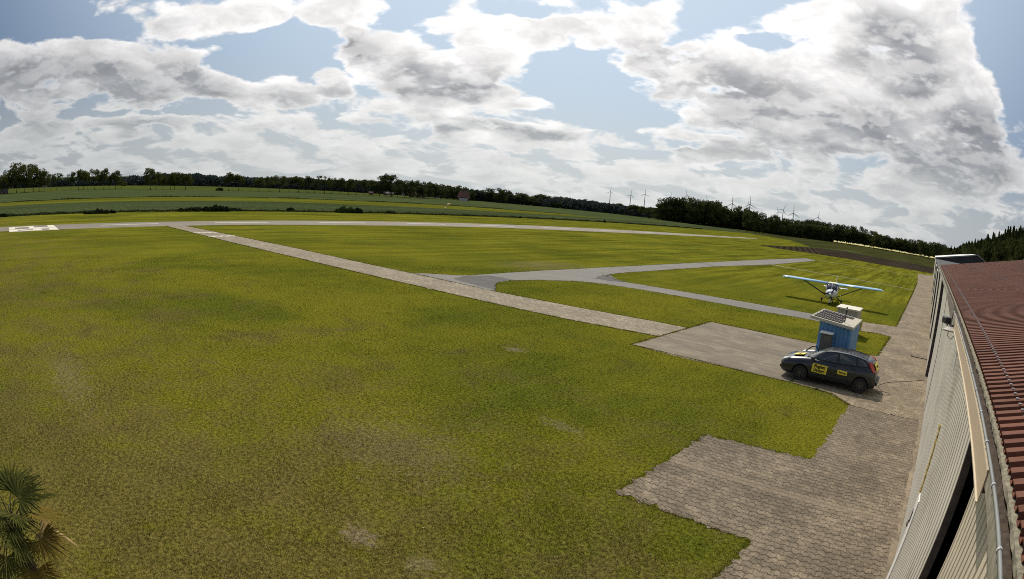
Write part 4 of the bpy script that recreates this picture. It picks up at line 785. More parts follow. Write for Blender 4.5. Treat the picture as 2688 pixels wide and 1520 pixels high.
roof2 = ribbed('roof', hg, -4.0, RY1, 8.74, 16.2, EZ+SL*(8.72-EX), -SL, P_, 0.036, tile_m, 1)
mb = MB(); mb.tube([(8.73,-4,EZ+SL*(8.72-EX)+0.03),(8.73,RY1,EZ+SL*(8.72-EX)+0.03)], 0.09, 8); mb.build('ridge_cap', tile_m, roof)
mb = MB()
for xs in (1.02, 3.2, 5.4, 7.5):
    for i in range(NP):
        y = -4.0+P_*(i+0.70); z = EZ+SL*(xs-EX)+0.036
        mb.box(xs-0.016, xs+0.016, y-0.012, y+0.012, z, z+0.012)
mb.build('roof_screws', mat('screw_caps', (0.48,0.45,0.42), 0.4, 0.3), roof)
# gutter, fascia and conduits
gt = MB(); ya, yb = -5.0, RY1
gt.box(0.655, 0.664, ya, yb, 4.71, 4.815); gt.box(0.80, 0.808, ya, yb, 4.71, 4.80); gt.box(0.664, 0.80, ya, yb, 4.71, 4.718)
gut = gt.build('gutter', zinc_m, hg)
mb = MB(); rs = np.random.RandomState(4)
ys = np.arange(ya+0.01, yb, 0.09)
mb.loft([[Vector((0.665,y,4.719)), Vector((0.665,y,4.738+0.018*rs.rand())), Vector((0.72,y,4.742+0.018*rs.rand())), Vector((0.76,y,4.745+0.02*rs.rand())), Vector((0.799,y,4.745+0.02*rs.rand())), Vector((0.799,y,4.719))] for y in ys])
mb.build('leaf_litter', muck_m, gut)
mb = MB(); rs = np.random.RandomState(9)      # rough cement edge under the first sheets
mb.loft([[Vector((0.745+0.012*rs.rand(),y,4.79)), Vector((0.745+0.018*rs.rand(),y,4.815+0.008*rs.rand())), Vector((0.80,y,4.826)), Vector((0.80,y,4.79))] for y in np.arange(ya+0.02, yb, 0.06)])
mb.build('mortar_edge', mat('mossy_mortar', (0.22,0.20,0.14), 0.95, var=0.35, vscale=22, bump=0.6, bscale=60), roof)
mb = MB(); mb.box(0.645, 0.654, 3.33, 11.2, 4.612, 4.80); fa = mb.build('fascia', cream_m, hg)
mb = MB(); mb.box(0.632, 0.654, 3.33, 11.2, 4.598, 4.610); mb.box(0.640,0.6445,3.33,11.2,4.785,4.80); mb.build('fascia_flange', creaml_m, fa)
mb = MB(); mb.box(0.655, 0.79, 3.34, 49.4, 4.66, 4.70); mb.build('door_rail', edge_m, hg)
mb = MB(); mb.box(0.645, 0.654, 11.25, 49.4, 4.66, 4.80); mb.build('fascia', zinc_m, hg)
mb = MB(); mb.box(0.655, 0.80, 11.3, 12.2, 4.60, 4.655); mb.prism([(12.3,4.56),(17.6,4.70),(17.6,4.86),(12.9,4.90),(12.3,4.78)], -0.006, 0.006, Matrix(((0,0,1,0.632),(1,0,0,0),(0,1,0,0),(0,0,0,1)))); mb.build('bent_cover_plate', mat('brown_plate', (0.15,0.12,0.10), 0.6, var=0.15, vscale=3), hg)
mb = MB(); mb.tube([(0.650,y,4.832+0.002*math.sin(y*3)) for y in np.linspace(-5, 11.6, 40)], 0.0125, 8); cp = mb.build('conduit', pipe_m, hg, smooth='all')
for y in np.arange(-4.4, 11.5, 0.74): mb = MB(); mb.lathe([(0.0175,-0.011),(0.0175,0.011)], 10, Matrix.Translation((0.650,y,4.832)) @ Matrix.Rotation(R(90),4,'X')); mb.box(0.648,0.66,y-0.01,y+0.01,4.812,4.83); mb.build('clamp', mat('clamp_grey', (0.38,0.38,0.36), 0.4), cp)
mb = MB(); mb.tube([(0.765,y,4.662) for y in np.linspace(-5, 3.25, 10)], 0.016, 8); mb.tube([(0.775,y,4.615) for y in np.linspace(-5, 3.1, 10)], 0.010, 8); lp = mb.build('conduit', pipe_m, hg, smooth='all')
for y in (2.05, 2.75, 1.3, .5): mb = MB(); mb.tube([(0.79,y,4.70),(0.745,y,4.675),(0.742,y,4.62),(0.79,y,4.575)], 0.005, 6); mb.build('clamp', mat('black_strap', (0.02,0.02,0.02), 0.6), lp)

# flood lamp on its bracket under the gutter
fl = empty('flood_lamp', (0.60,11.6,4.62)); tag(fl, 'black flood lamp on a bracket under the gutter of the red roofed hangar', 'lamp')
blk = mat('black_plastic', (0.02,0.02,0.022), 0.4)
mb = MB(); mb.tube([(0.05,0.1,-0.02),(-0.02,0.0,0.0),(-0.10,-0.1,0.06),(-0.10,-0.25,0.02)], 0.02, 6); mb.tube([(-0.02,0,0),(0.0,-0.45,-0.02)], 0.018, 6); mb.build('bracket', blk, fl)
mb = MB(); mb.box(-0.20,-0.06,-0.10,0.10,0.02,0.14, Matrix.Rotation(R(25),4,'Z')); bevel(mb.build('lamp_head', blk, fl), 0.02)
mb = MB(); mb.lathe([(0.0,-0.05),(0.13,-0.045),(0.14,-0.02),(0.05,0.02)], 14, Matrix.Translation((-0.05,-0.55,0.0))); mb.build('lamp_disc', mat('lamp_glass', (0.45,0.42,0.36), 0.3), fl, smooth=True)
mb = MB(); mb.tube([(-0.05,-0.5,0.0),(-0.08,-0.6,-0.12),(0.0,-0.7,-0.16),(0.1,-0.62,-0.05)], 0.007, 6); mb.build('cable', blk, fl)

# middle hangar, low and hidden behind the red roof
h2 = empty('hangar', (0,0,0)); tag(h2, 'low middle hangar whose door fronts continue the wall beyond the red roof', 'hangar')
for (x, y0, y1, th_) in ((0.80,50.2,52.4,0.04),(0.62,53.0,60.0,0.16),(0.80,60.1,70.0,0.04),(0.64,71.0,79.0,0.13),(0.80,79.1,92.0,0.04),(0.66,93.0,104.0,0.12),(0.80,104.1,116.8,0.04)):
    d = sheet_wall('door', x, y0, y1, 0.05, 4.25, 0.2, 0.02, door2_m, h2, th_)
    if x < 0.75: mb = MB(); mb.box(x-0.005, x+th_+0.03, y0-0.06, y0-0.002, 0.35, 4.25); mb.build('door_edge', edge_m, d)
mb = MB(); mb.box(0.70, 14, 49.8, 117, 4.30, 4.42); mb.build('roof', mat('bitumen_roof', (0.06,0.06,0.062), 0.9, var=0.2), h2)
mb = MB(); mb.prism([(0.60,4.44),(2.2,4.62),(0.60,4.74)], -0.05, 0.05, Matrix(((1,0,0,0),(0,0,1,50.0),(0,1,0,0),(0,0,0,1)))); mb.build('verge_board', white_m, h2)
mb = MB(); mb.box(1.05, 14, 50.2, 116.8, 0.02, 4.29); mb.build('wall', dark_m2, h2)
# grey hangar at the far end
h3 = empty('hangar', (0,118,0)); tag(h3, 'dark grey hangar with bright white roof verge at the far end of the row', 'hangar')
XZ = Matrix(((1,0,0,0),(0,0,1,0),(0,1,0,0),(0,0,0,1)))
mb = MB(); mb.prism([(0.85,0.02),(0.85,4.50),(9.8,6.40),(12.4,5.3),(14.6,4.3),(14.6,0.02)], 0.0, 32.0, XZ); mb.build('wall', mat('dark_grey_sheet', (0.060,0.060,0.058), 0.6, var=0.15, vscale=0.5), h3)
mb = MB(); mb.prism([(0.62,4.50),(9.85,6.46),(9.85,6.60),(0.62,4.66)], -0.25, 32.3, XZ); mb.prism([(9.86,6.46),(15.1,4.05),(15.1,4.16),(9.86,6.60)], -0.25, 32.3, XZ); mb.build('roof', mat('pale_roof_sheet', (0.80,0.79,0.76), 0.5), h3)
mb = MB(); mb.prism([(0.60,4.47),(9.87,6.43),(9.87,6.66),(0.60,4.70)], -0.33, -0.252, XZ); mb.build('verge_board', mat('verge_grey', (0.30,0.30,0.29), 0.6), h3)
for i, y in enumerate((6,16,26)):
    mb = MB(); mb.box(0.78, 0.848, y-4.6, y+4.6, 0.1, 4.2); mb.build('door', door2_m, h3)

# ================================================================ blue shed with its cabinet
sh = empty('shed', (-4.02,26.5,0)); tag(sh, 'small blue sheet metal shed with white roof standing behind the grey car', 'shed')
blue_m = mat('shed_blue', (0.105,0.27,0.50), 0.45, var=0.10, vscale=3, dirt=((0.05,0.12,0.22),3,0.3))
def ring_sheet(pts, z0, z1tab, pitch, depth):
    """profiled wall round a rectangle; z1tab(x) gives the wall's top"""
    mb = MB(); prof = []
    for k in range(4):
        a = Vector(pts[k]); b = Vector(pts[(k+1)%4]); L = (b-a).length; n = max(1,int(round(L/pitch))); t = (b-a)/n; nn = Vector((t.y,-t.x)).normalized()
        for i in range(n):
            s = a+t*i; prof += [s, s+t*0.30, s+t*0.40+nn*depth, s+t*0.9+nn*depth]
    n = len(prof); vs = [(p.x,p.y,z0) for p in prof]+[(p.x,p.y,z1tab(p.x)) for p in prof]
    mb.add(vs, [(i,(i+1)%n,(i+1)%n+n,i+n) for i in range(n)]); return mb
w = ring_sheet([(-0.74,0),(0.76,0),(0.76,2.75),(-0.74,2.75)], 0.02, lambda x: 2.10-0.055*(x+0.74), 0.19, 0.028)
w.build('wall', blue_m, sh)
rm = Matrix.Translation((0,0,2.14)) @ Matrix.Rotation(R(4.7),4,'Y')
mb = MB(); mb.box(-1.18,0.82,-0.22,2.95,0.0,0.05, rm); rf_ = mb.build('roof', mat('shed_roof_white', (0.44,0.41,0.32), 0.7, var=0.15, vscale=9, dirt=((0.25,0.23,0.18),7,0.5)), sh)
mb = MB(); mb.box(-1.20,0.84,-0.24,-0.222,-0.06,0.06, rm); mb.box(0.822,0.84,-0.22,2.95,-0.06,0.06,rm); mb.box(-1.20,-1.182,-0.22,2.95,-0.06,0.06,rm); mb.build('roof_edge', mat('shed_edge', (0.50,0.47,0.38), 0.6), rf_)
for k, (ya_, xb) in enumerate(((0.06,0.22),(0.72,0.22),(1.42,0.10),(2.15,0.45))):
    mb = MB(); mb.box(-1.10,xb,ya_,ya_+0.52,0.052,0.075,rm)
    gp_ = mb.build('roof_panel', mat('panel_dark', (0.016,0.013,0.012), 0.7, spec=0.1), sh)
    mb = MB()
    for i in range(int((xb+1.1)/0.11)): mb.box(-1.08+i*0.11,-1.035+i*0.11,ya_+0.04,ya_+0.46,0.0755,0.084,rm)
    mb.box(-1.10,xb,ya_-0.045,ya_-0.015,0.052,0.09,rm)
    mb.build('panel_bars', mat('panel_bars', (0.10,0.085,0.075), 0.6), gp_)
mb = MB(); mb.tube([(0.30,0.5,2.1),(0.31,0.5,2.62)], 0.022, 8); mb.tube([(0.31,0.5,2.62),(0.31,0.5,2.72)], 0.05, 8); mb.tube([(0.31,0.5,2.76),(0.31,0.5,2.84)], 0.035, 8); mb.build('vent_pipe', blk, sh)
cb = empty('cabinet', (-4.32,26.26,0)); tag(cb, 'grey metal cabinet with slanted white lid against the blue shed front', 'cabinet')
mb = MB(); mb.box(-0.25,0.25,-0.16,0.16,0.05,1.70); bevel(mb.build('body', mat('cabinet_grey', (0.105,0.105,0.10), 0.55, var=0.2, vscale=5, dirt=((0.06,0.065,0.05),4,0.5)), cb), 0.008)
mb = MB(); mb.box(-0.30,0.30,-0.24,0.20,1.712,1.75, Matrix.Rotation(R(3),4,'X')); mb.build('lid', white_m, cb)
mb = MB(); mb.box(-0.20,0.20,-0.168,-0.162,0.2,1.6); mb.box(0.14,0.165,-0.185,-0.17,0.85,1.0); mb.build('door', mat('cabinet_door', (0.12,0.12,0.112), 0.5, var=0.2, vscale=4), cb)
# hose reel with a white cover between shed and car
hr = empty('hose_reel', (-4.95,25.95,0)); tag(hr, 'white covered hose reel with black hose standing between car and shed', 'hose reel')
mb = MB(); mb.box(-0.12,0.42,-0.16,0.16,0.55,0.86, Matrix.Rotation(R(-10),4,'Y')); mb.box(0.0,0.30,-0.10,0.10,0.0,0.6); bevel(mb.build('cover', white_m, hr), 0.03)
mb = MB(); mb.tube([(-0.30,-0.1,0.02),(-0.26,-0.12,0.45),(-0.12,-0.12,0.85),(0.12,-0.12,1.08),(0.34,-0.1,1.10),(0.46,-0.05,0.9),(0.48,0,0.3)], 0.028, 8); mb.build('hose', mat('rubber', (0.012,0.012,0.012), 0.6), hr, smooth='all')
# white storage box behind the shed
bx = empty('storage_box', (-5.04,38.1,0)); tag(bx, 'white ribbed storage box with overhanging lid behind the blue shed', 'box')
wr = ring_sheet([(-0.68,-0.78),(0.68,-0.78),(0.68,0.85),(-0.68,0.85)], 0.03, lambda x: 1.52, 0.27, 0.03)
wr.build('body', mat('box_white', (0.40,0.385,0.335), 0.5, var=0.06, vscale=3), bx)
mb = MB(); mb.box(-0.78,0.76,-0.90,0.98,1.525,1.62); bevel(mb.build('lid', mat('box_lid', (0.66,0.62,0.50), 0.5), bx), 0.012)

# ================================================================ car
car = empty('car', (-3.64,24.76,0), math.pi+R(0.6)); tag(car, 'dark grey hatchback with yellow airfield signs parked beside the blue shed', 'car')
paint = mat('paint_charcoal', (0.026,0.028,0.031), 0.34, 0.25, coat=0.5, var=0.05, vscale=3)
glassm = mat('car_glass', (0.050,0.056,0.054), 0.06, 0.0, spec=0.8)  # grey raised in the base colour to stand in for reflections
blackt = mat('black_trim', (0.012,0.012,0.013), 0.5)
tyre = mat('tyre', (0.018,0.017,0.017), 0.85)
ST = [ # x, zb, wb, zs, ws, zt, wt, zc
 (2.08,0.32,0.46,0.46,0.60,0.60,0.56,0.63),(2.02,0.24,0.62,0.46,0.72,0.66,0.66,0.71),(1.88,0.20,0.70,0.50,0.79,0.735,0.72,0.80),
 (1.62,0.19,0.74,0.55,0.835,0.80,0.745,0.875),(1.30,0.19,0.75,0.58,0.85,0.86,0.755,0.93),(1.00,0.19,0.755,0.60,0.852,0.905,0.76,0.975),
 (0.84,0.19,0.755,0.62,0.852,0.925,0.765,0.97),(0.40,0.19,0.755,0.64,0.852,0.94,0.775,0.96),(-0.4,0.19,0.755,0.66,0.852,0.955,0.78,0.965),
 (-1.1,0.19,0.755,0.68,0.852,0.985,0.775,0.99),(-1.55,0.20,0.75,0.70,0.848,1.02,0.755,1.02),(-1.85,0.22,0.72,0.70,0.825,1.02,0.72,1.03),
 (-1.99,0.25,0.66,0.66,0.775,0.97,0.66,0.98),(-2.06,0.30,0.58,0.55,0.70,0.80,0.60,0.82)]
def section(s):
    x, zb, wb, zs, ws, zt, wt, zc = s
    h_ = [(0,zb),(wb*0.9,zb),(wb+0.03,zb+0.06),(ws-0.012,zb+0.55*(zs-zb)),(ws,zs),(ws-0.012,zs+0.55*(zt-zs)),(wt+0.012,zt-0.012),(wt-0.04,zt+0.35*(zc-zt)+0.004),(wt*0.5,zt+0.88*(zc-zt)),(0,zc)]
    return [Vector((x,y,z)) for y,z in h_]+[Vector((x,-y,z)) for y,z in h_[-2:0:-1]]
mb = MB(); mb.loft([section(s) for s in ST]); body = mb.build('body', paint, car, smooth=True)
WX = (1.165,-1.45)
for wx in WX:                                   # cut the wheel arches
    cb_ = MB(); cb_.lathe([(0.365,-1.2),(0.365,1.2)], 36, Matrix.Translation((wx,0,0.315)) @ Matrix.Rotation(R(90),4,'X')); cut = cb_.build('cut', paint)
    bm_ = body.modifiers.new('arch', 'BOOLEAN'); bm_.operation = 'DIFFERENCE'; bm_.solver = 'EXACT'; bm_.object = cut
    car.location = (0,0,0); car.rotation_euler = (0,0,0); bpy.context.view_layer.update()
    dg = bpy.context.evaluated_depsgraph_get(); me2 = bpy.data.meshes.new_from_object(body.evaluated_get(dg))
    body.modifiers.clear(); body.data = me2; bpy.data.objects.remove(cut)
car.location = (-3.64,24.76,0); car.rotation_euler = (0,0,math.pi+R(0.6)); bpy.context.view_layer.update()
body.data.set_sharp_from_angle(angle=R(34))
mb = MB()
for wx in WX:
    for s in (-1,1): mb.box(wx-0.37,wx+0.37,s*0.45-0.02,s*0.45+0.02,0.2,0.62)
mb.box(-1.9,1.95,-0.6,0.6,0.21,0.5)
mb.build('underbody', blackt, car)
# cabin
RT = [(0.98,0.955),(0.80,1.055),(0.55,1.19),(0.32,1.315),(0.12,1.385),(-0.25,1.425),(-0.75,1.425),(-1.15,1.395),(-1.50,1.335),(-1.74,1.265),(-1.88,1.15),(-2.0,0.99)]
rx = [p[0] for p in RT][::-1]; rz_ = [p[1] for p in RT][::-1]
def top(x): return float(np.interp(x, rx, rz_))
def belt(x): return float(np.interp(x, [-2.0,-1.85,-1.55,-1.1,0.4,0.98], [0.97,1.0,1.01,0.975,0.93,0.915]))
def wbelt(x): return float(np.interp(x, [-2.0,-1.85,-1.5,0.4,0.98], [0.62,0.70,0.755,0.765,0.70]))
def wroof(x): return float(np.interp(x, [-2.0,-1.7,-1.2,-0.2,0.3,0.98], [0.54,0.545,0.575,0.60,0.585,0.64]))
def side(x, z):
    zr = max(top(x)-0.05, belt(x)+0.01); t = min(1.0, max(0.0, (z-belt(x))/(zr-belt(x))))
    return wbelt(x)+(wroof(x)-wbelt(x))*t
def crown(x, u):                                # u 0..1 from centre to the roof's edge
    zr = max(top(x)-0.05, belt(x)+0.01); return Vector((x, wroof(x)*u, zr+(top(x)-zr)*(1-u**2.6)))
def csec(x):
    b_ = belt(x); zr = max(top(x)-0.05, b_+0.01)
    h_ = [Vector((x,wbelt(x),b_-0.03)), Vector((x,side(x,b_+0.5*(zr-b_))+0.012,b_+0.5*(zr-b_)))]+[crown(x,u) for u in (1.0,0.9,0.7,0.4)]
    return h_+[crown(x,0)]+[Vector((v.x,-v.y,v.z)) for v in h_[::-1]]
mb = MB(); xs_ = sorted(set([round(float(v),3) for v in list(np.linspace(-2.0,0.98,34))]))[::-1]
mb.loft([csec(x) for x in xs_], closed=False, cap=True); mb.build('roof', paint, car, smooth=True)
def panel(name, poly, s, m_, off, parent, sub=3):
    """window or trim lying on the cabin's side; poly in (x,z)"""
    P = []; n = len(poly)
    for i in range(n):
        a = Vector(poly[i]); b = Vector(poly[(i+1)%n])
        for k in range(sub): P.append(a+(b-a)*k/sub)
    c = sum(P, Vector((0,0)))/len(P); mb = MB()
    def sp(p):
        bulge = 0.012*math.sin(math.pi*min(1,max(0,(p.y-belt(p.x))/max(.05,top(p.x)-0.05-belt(p.x)))))
        return (p.x, s*(side(p.x,p.y)+off+bulge), p.y)
    vs = [sp(c)]; fs = []
    for t in (0.5, 1.0): vs += [sp(c+(p-c)*t) for p in P]
    m = len(P)
    for i in range(m):
        j = (i+1)%m; fs.append((0,1+i,1+j)); fs.append((1+i,1+m+i,1+m+j,1+j))
    mb.add(vs, fs); return mb.build(name, m_, parent, smooth='all')
for s in (-1,1):
    panel('window_surround', [(0.93,0.935),(0.30,1.268),(0.08,1.345),(-0.30,1.377),(-0.78,1.374),(-1.18,1.335),(-1.47,1.262),(-1.80,1.055),(-1.74,1.03),(-1.1,0.995),(-0.4,0.965),(0.4,0.945)], s, blackt, 0.004, car, 4)
    panel('window', [(0.60,0.985),(0.26,1.235),(0.06,1.315),(-0.26,1.35),(-0.31,0.995)], s, glassm, 0.010, car)
    panel('window', [(-0.40,0.998),(-0.36,1.350),(-0.76,1.350),(-1.06,1.315),(-1.12,1.025)], s, glassm, 0.010, car)
    panel('window', [(-1.20,1.03),(-1.14,1.30),(-1.40,1.245),(-1.62,1.075)], s, glassm, 0.010, car)
    for (hx, hz) in ((-0.22,0.86),(-1.02,0.88)):
        mb = MB(); mb.box(hx-0.10,hx+0.10,s*0.845-0.012,s*0.845+0.012,hz-0.018,hz+0.018); bevel(mb.build('door_handle', blackt, car), 0.01)
    mb = MB(); mb.box(0.62,0.78,s*0.93-0.07,s*0.93+0.07,0.955,1.06); bevel(mb.build('mirror', paint, car), 0.035, 3)
    mb = MB(); mb.box(0.66,0.72,s*0.80-0.07,s*0.80+0.07,0.955,0.985); mb.build('mirror_arm', blackt, car)
    for (xa, xb, za, zb2) in ((0.70,0.70,0.30,0.93),(-0.37,-0.36,0.24,0.98),(-1.18,-1.16,0.62,1.0)):    # shut lines
        mb = MB(); pts = []
        for t in np.linspace(0,1,7):
            z = za+(zb2-za)*t; x = xa+(xb-xa)*t
            y = float(np.interp(z, [0.2,0.43,0.65,0.80,0.94], [0.775,0.84,0.852,0.842,0.79])); pts.append((x, s*(y+0.001), z))
        mb.tube(pts, 0.005, 4); mb.build('door_gap', blackt, car)
    mb = MB(); mb.box(-1.0,0.75,s*0.852-0.008,s*0.852+0.008,0.46,0.50); mb.build('side_moulding', mat('moulding', (0.03,0.031,0.033), 0.45), car)
    # head lamps and tall rear lamps
    mb = MB(); mb.add([(2.035,s*0.35,0.66),(2.015,s*0.66,0.665),(1.74,s*0.77,0.80),(1.70,s*0.72,0.845),(1.93,s*0.42,0.775),(2.0,s*0.34,0.72)], [(0,1,2,3,4,5)]); hl = mb.build('headlight', mat('lamp_clear', (0.55,0.55,0.50), 0.12, 0.3, coat=1.0), car)
    so = hl.modifiers.new('s','SOLIDIFY'); so.thickness = 0.035; so.offset = 0
    mb = MB(); mb.add([(-1.62,s*0.655,1.245),(-1.78,s*0.60,1.215),(-1.995,s*0.70,0.90),(-2.04,s*0.62,0.86),(-1.90,s*0.775,0.92),(-1.74,s*0.725,1.08)], [(0,1,3,2,4,5)]); tl = mb.build('tail_light', mat('lamp_red', (0.50,0.025,0.02), 0.18, coat=0.8), car)
    so = tl.modifiers.new('s','SOLIDIFY'); so.thickness = 0.05; so.offset = 0
# windscreen and rear window follow the cabin's crown
def screen(name, xa, xb, ua, ub, off, m_, n=8):
    mb = MB(); vs = []; fs = []
    for i in range(5):
        x = xa+(xb-xa)*i/4; um = ua+(ub-ua)*i/4
        for k in range(n+1):
            u = -um+2*um*k/n; c = crown(x, abs(u)); vs.append((c.x+off*0.6*(1 if xa > 0 else -1), c.y*(1 if u >= 0 else -1), c.z+off))
    for i in range(4):
        for k in range(n): a = i*(n+1)+k; fs.append((a,a+1,a+n+2,a+n+1))
    mb.add(vs, fs); return mb.build(name, m_, car, smooth='all')
screen('windscreen', 0.90, 0.20, 0.93, 0.90, 0.008, mat('windscreen_glass', (0.10,0.11,0.10), 0.05, spec=0.9))
screen('rear_window', -1.76, -1.97, 0.86, 0.88, 0.010, glassm)
mb = MB()
for k in (-0.42,-0.28,-0.14,0,0.14,0.28,0.42): mb.tube([(x, k, top(x)+0.003-0.05*(abs(k)/0.6)**2.6) for x in np.linspace(0.05,-1.55,9)], 0.007, 5)
mb.build('roof_reflections', mat('roof_reflection_grey', (0.07,0.072,0.072), 0.4, 0.3), car)  # lighter tubes stand in for stripes mirrored in the roof paint
mb = MB(); mb.tube([(-1.45,0,1.34),(-1.52,0,1.39),(-1.72,0,1.56)], 0.006, 5); mb.build('aerial', blackt, car)
for q_ in ((-2.15,-1.98,-0.66,0.66,0.40,0.52),(1.96,2.105,-0.60,0.60,0.34,0.43)): mb = MB(); mb.box(*q_); mb.build('bumper_strip', blackt, car)
mb = MB(); mb.box(-2.065,-2.03,-0.26,0.26,0.68,0.79); mb.build('number_plate', mat('plate_white', (0.6,0.6,0.58), 0.4), car)
mb = MB(); mb.box(2.055,2.10,-0.30,0.30,0.50,0.60); mb.build('grille', blackt, car)
mb = MB(); mb.box(0.86,1.02,-0.58,0.58,0.955,0.972); mb.build('cowl', blackt, car)
# wheels
def wheel(x, s):
    Mw = Matrix.Translation((x, s*0.76, 0.305)) @ Matrix.Rotation(R(-90*s),4,'X')
    mb = MB(); mb.lathe([(0.20,-0.09),(0.285,-0.092),(0.305,-0.07),(0.305,0.07),(0.285,0.09),(0.20,0.086)], 32, Mw, cap=False); w_ = empty('wheel', (0,0,0)); w_.parent = car
    mb.build('tyre', tyre, w_, smooth=True)
    mb = MB(); mb.lathe([(0.205,-0.02),(0.205,0.082),(0.19,0.086),(0.185,0.035),(0.03,0.05),(0.0,0.05)], 28, Mw, cap=False)
    rim = mb.build('rim', mat('rim_dark', (0.055,0.048,0.046), 0.45, 0.5), w_, smooth=True)
    mb = MB()
    for k in range(7): mb.box(0.035,0.19,-0.016,0.016,0.045,0.078, Mw @ Matrix.Rotation(k*2*math.pi/7,4,'Z'))
    mb.lathe([(0.045,0.05),(0.045,0.085),(0.0,0.088)], 12, Mw); mb.build('spokes', mat('spokes_grey', (0.10,0.092,0.09), 0.4, 0.6), w_)
for x in WX:
    for s in (-1,1): wheel(x, s)
# signs
def text_mesh(txt, size, m_, parent, Mx, name='lettering', ext=0.001, bold=0.0, spacing=1.0, line=0.9):
    cu = bpy.data.curves.new('t', 'FONT'); cu.body = txt; cu.size = size; cu.extrude = ext; cu.offset = bold; cu.align_x = 'CENTER'; cu.align_y = 'CENTER'; cu.space_character = spacing; cu.space_line = line; cu.resolution_u = 3
    to = bpy.data.objects.new('t', cu); sc.collection.objects.link(to); bpy.context.view_layer.update()
    me = bpy.data.meshes.new_from_object(to.evaluated_get(bpy.context.evaluated_depsgraph_get())); bpy.data.objects.remove(to)
    me.transform(Mx); me.materials.clear(); me.materials.append(m_); o = bpy.data.objects.new(name, me); sc.collection.objects.link(o); o.parent = parent; return o
yel = mat('sign_yellow', (0.90,0.72,0.07), 0.5); ink = mat('sign_black', (0.01,0.01,0.01), 0.6)
def sign_side(cx, cz, w_, h_, txt, size, y, bold, tilt=0.0, sx=1.0):
    Ms = Matrix.Translation((cx, y, cz)) @ Matrix.Rotation(R(180),4,'Z') @ Matrix.Rotation(R(tilt),4,'Y') @ Matrix.Rotation(R(90),4,'X')
    mb = MB(); mb.box(-w_/2,w_/2,-h_/2,h_/2,-0.006,0.0,Ms); p_ = mb.build('sign', yel, car)
    text_mesh(txt, size, ink, p_, Ms @ Matrix.Translation((0,0,0.002)) @ Matrix.Diagonal((sx,1,1,1)), bold=bold)
sign_side(0.365, 0.635, 0.64, 0.34, 'Flugplatz\nDankern', 0.172, 0.862, 0.007, 2.0, 0.80)
sign_side(-0.615, 0.672, 0.42, 0.165, 'Rettung', 0.115, 0.863, 0.004, 1.5, 0.85)
Mh = Matrix.Translation((1.40,0.16,0.930)) @ Matrix.Rotation(R(11),4,'Y') @ Matrix.Rotation(R(4),4,'X') @ Matrix.Rotation(R(-90),4,'Z')
mb = MB(); mb.box(-0.36,0.36,-0.22,0.22,0,0.006,Mh); p_ = mb.build('sign', yel, car); text_mesh('Rettung', 0.16, ink, p_, Mh @ Matrix.Translation((0,0,0.008)), bold=0.004)
Mr = Matrix.Translation((-1.965,0.22,1.10)) @ Matrix.Rotation(R(-90),4,'Z') @ Matrix.Rotation(R(62),4,'X')
Mr = Matrix.Translation((-1.985,0.27,1.085)) @ Matrix.Rotation(R(-90),4,'Z') @ Matrix.Rotation(R(58),4,'X')
mb = MB(); mb.box(-0.40,0.40,-0.14,0.14,0,0.006,Mr); p_ = mb.build('sign', yel, car); text_mesh('Rettung', 0.17, ink, p_, Mr @ Matrix.Translation((0,0,0.008)), bold=0.005)

# cable from the car's tail over the pavers to the hangar wall
cab = MB(); pts = [(-1.62,24.9,0.40),(-1.52,24.85,0.30),(-1.45,24.80,0.10),(-1.40,24.75,0.022),(-1.1,24.63,0.02),(-0.82,24.85,0.02),(-0.95,25.08,0.02),(-1.25,25.2,0.021),(-1.50,25.9,0.02),(-1.40,26.4,0.02),(-1.12,27.05,0.02),(-0.63,27.65,0.02),(0.1,28.5,0.02),(0.72,29.3,0.02)]
def catmull(P, k=6):
    P = [Vector(p) for p in P]; out = []
    for i in range(len(P)-1):
        a = P[max(i-1,0)]; b = P[i]; c = P[i+1]; d = P[min(i+2,len(P)-1)]
        for j in range(k):
            t = j/k; out.append(0.5*((2*b)+(c-a)*t+(2*a-5*b+4*c-d)*t*t+(3*b-a-3*c+d)*t**3))
    return out+[P[-1]]
cab.tube(catmull(pts), 0.011, 6); tag(cab.build('power_cable', mat('cable_brown', (0.05,0.03,0.02), 0.7), None, smooth='all'), 'thin dark cable running from the parked car over the pavers to the hangar wall', 'cable')
# steel rail flush on the pavers
mb = MB(); mb.box(-0.42,0.74,34.78,34.87,0.012,0.045); mb.box(-0.42,-0.36,34.88,35.45,0.012,0.035)
tag(mb.build('steel_rail', mat('rusty_steel', (0.06,0.04,0.03), 0.8, 0.3)), 'short dark steel rail lying across the apron near the hangar wall', 'rail')

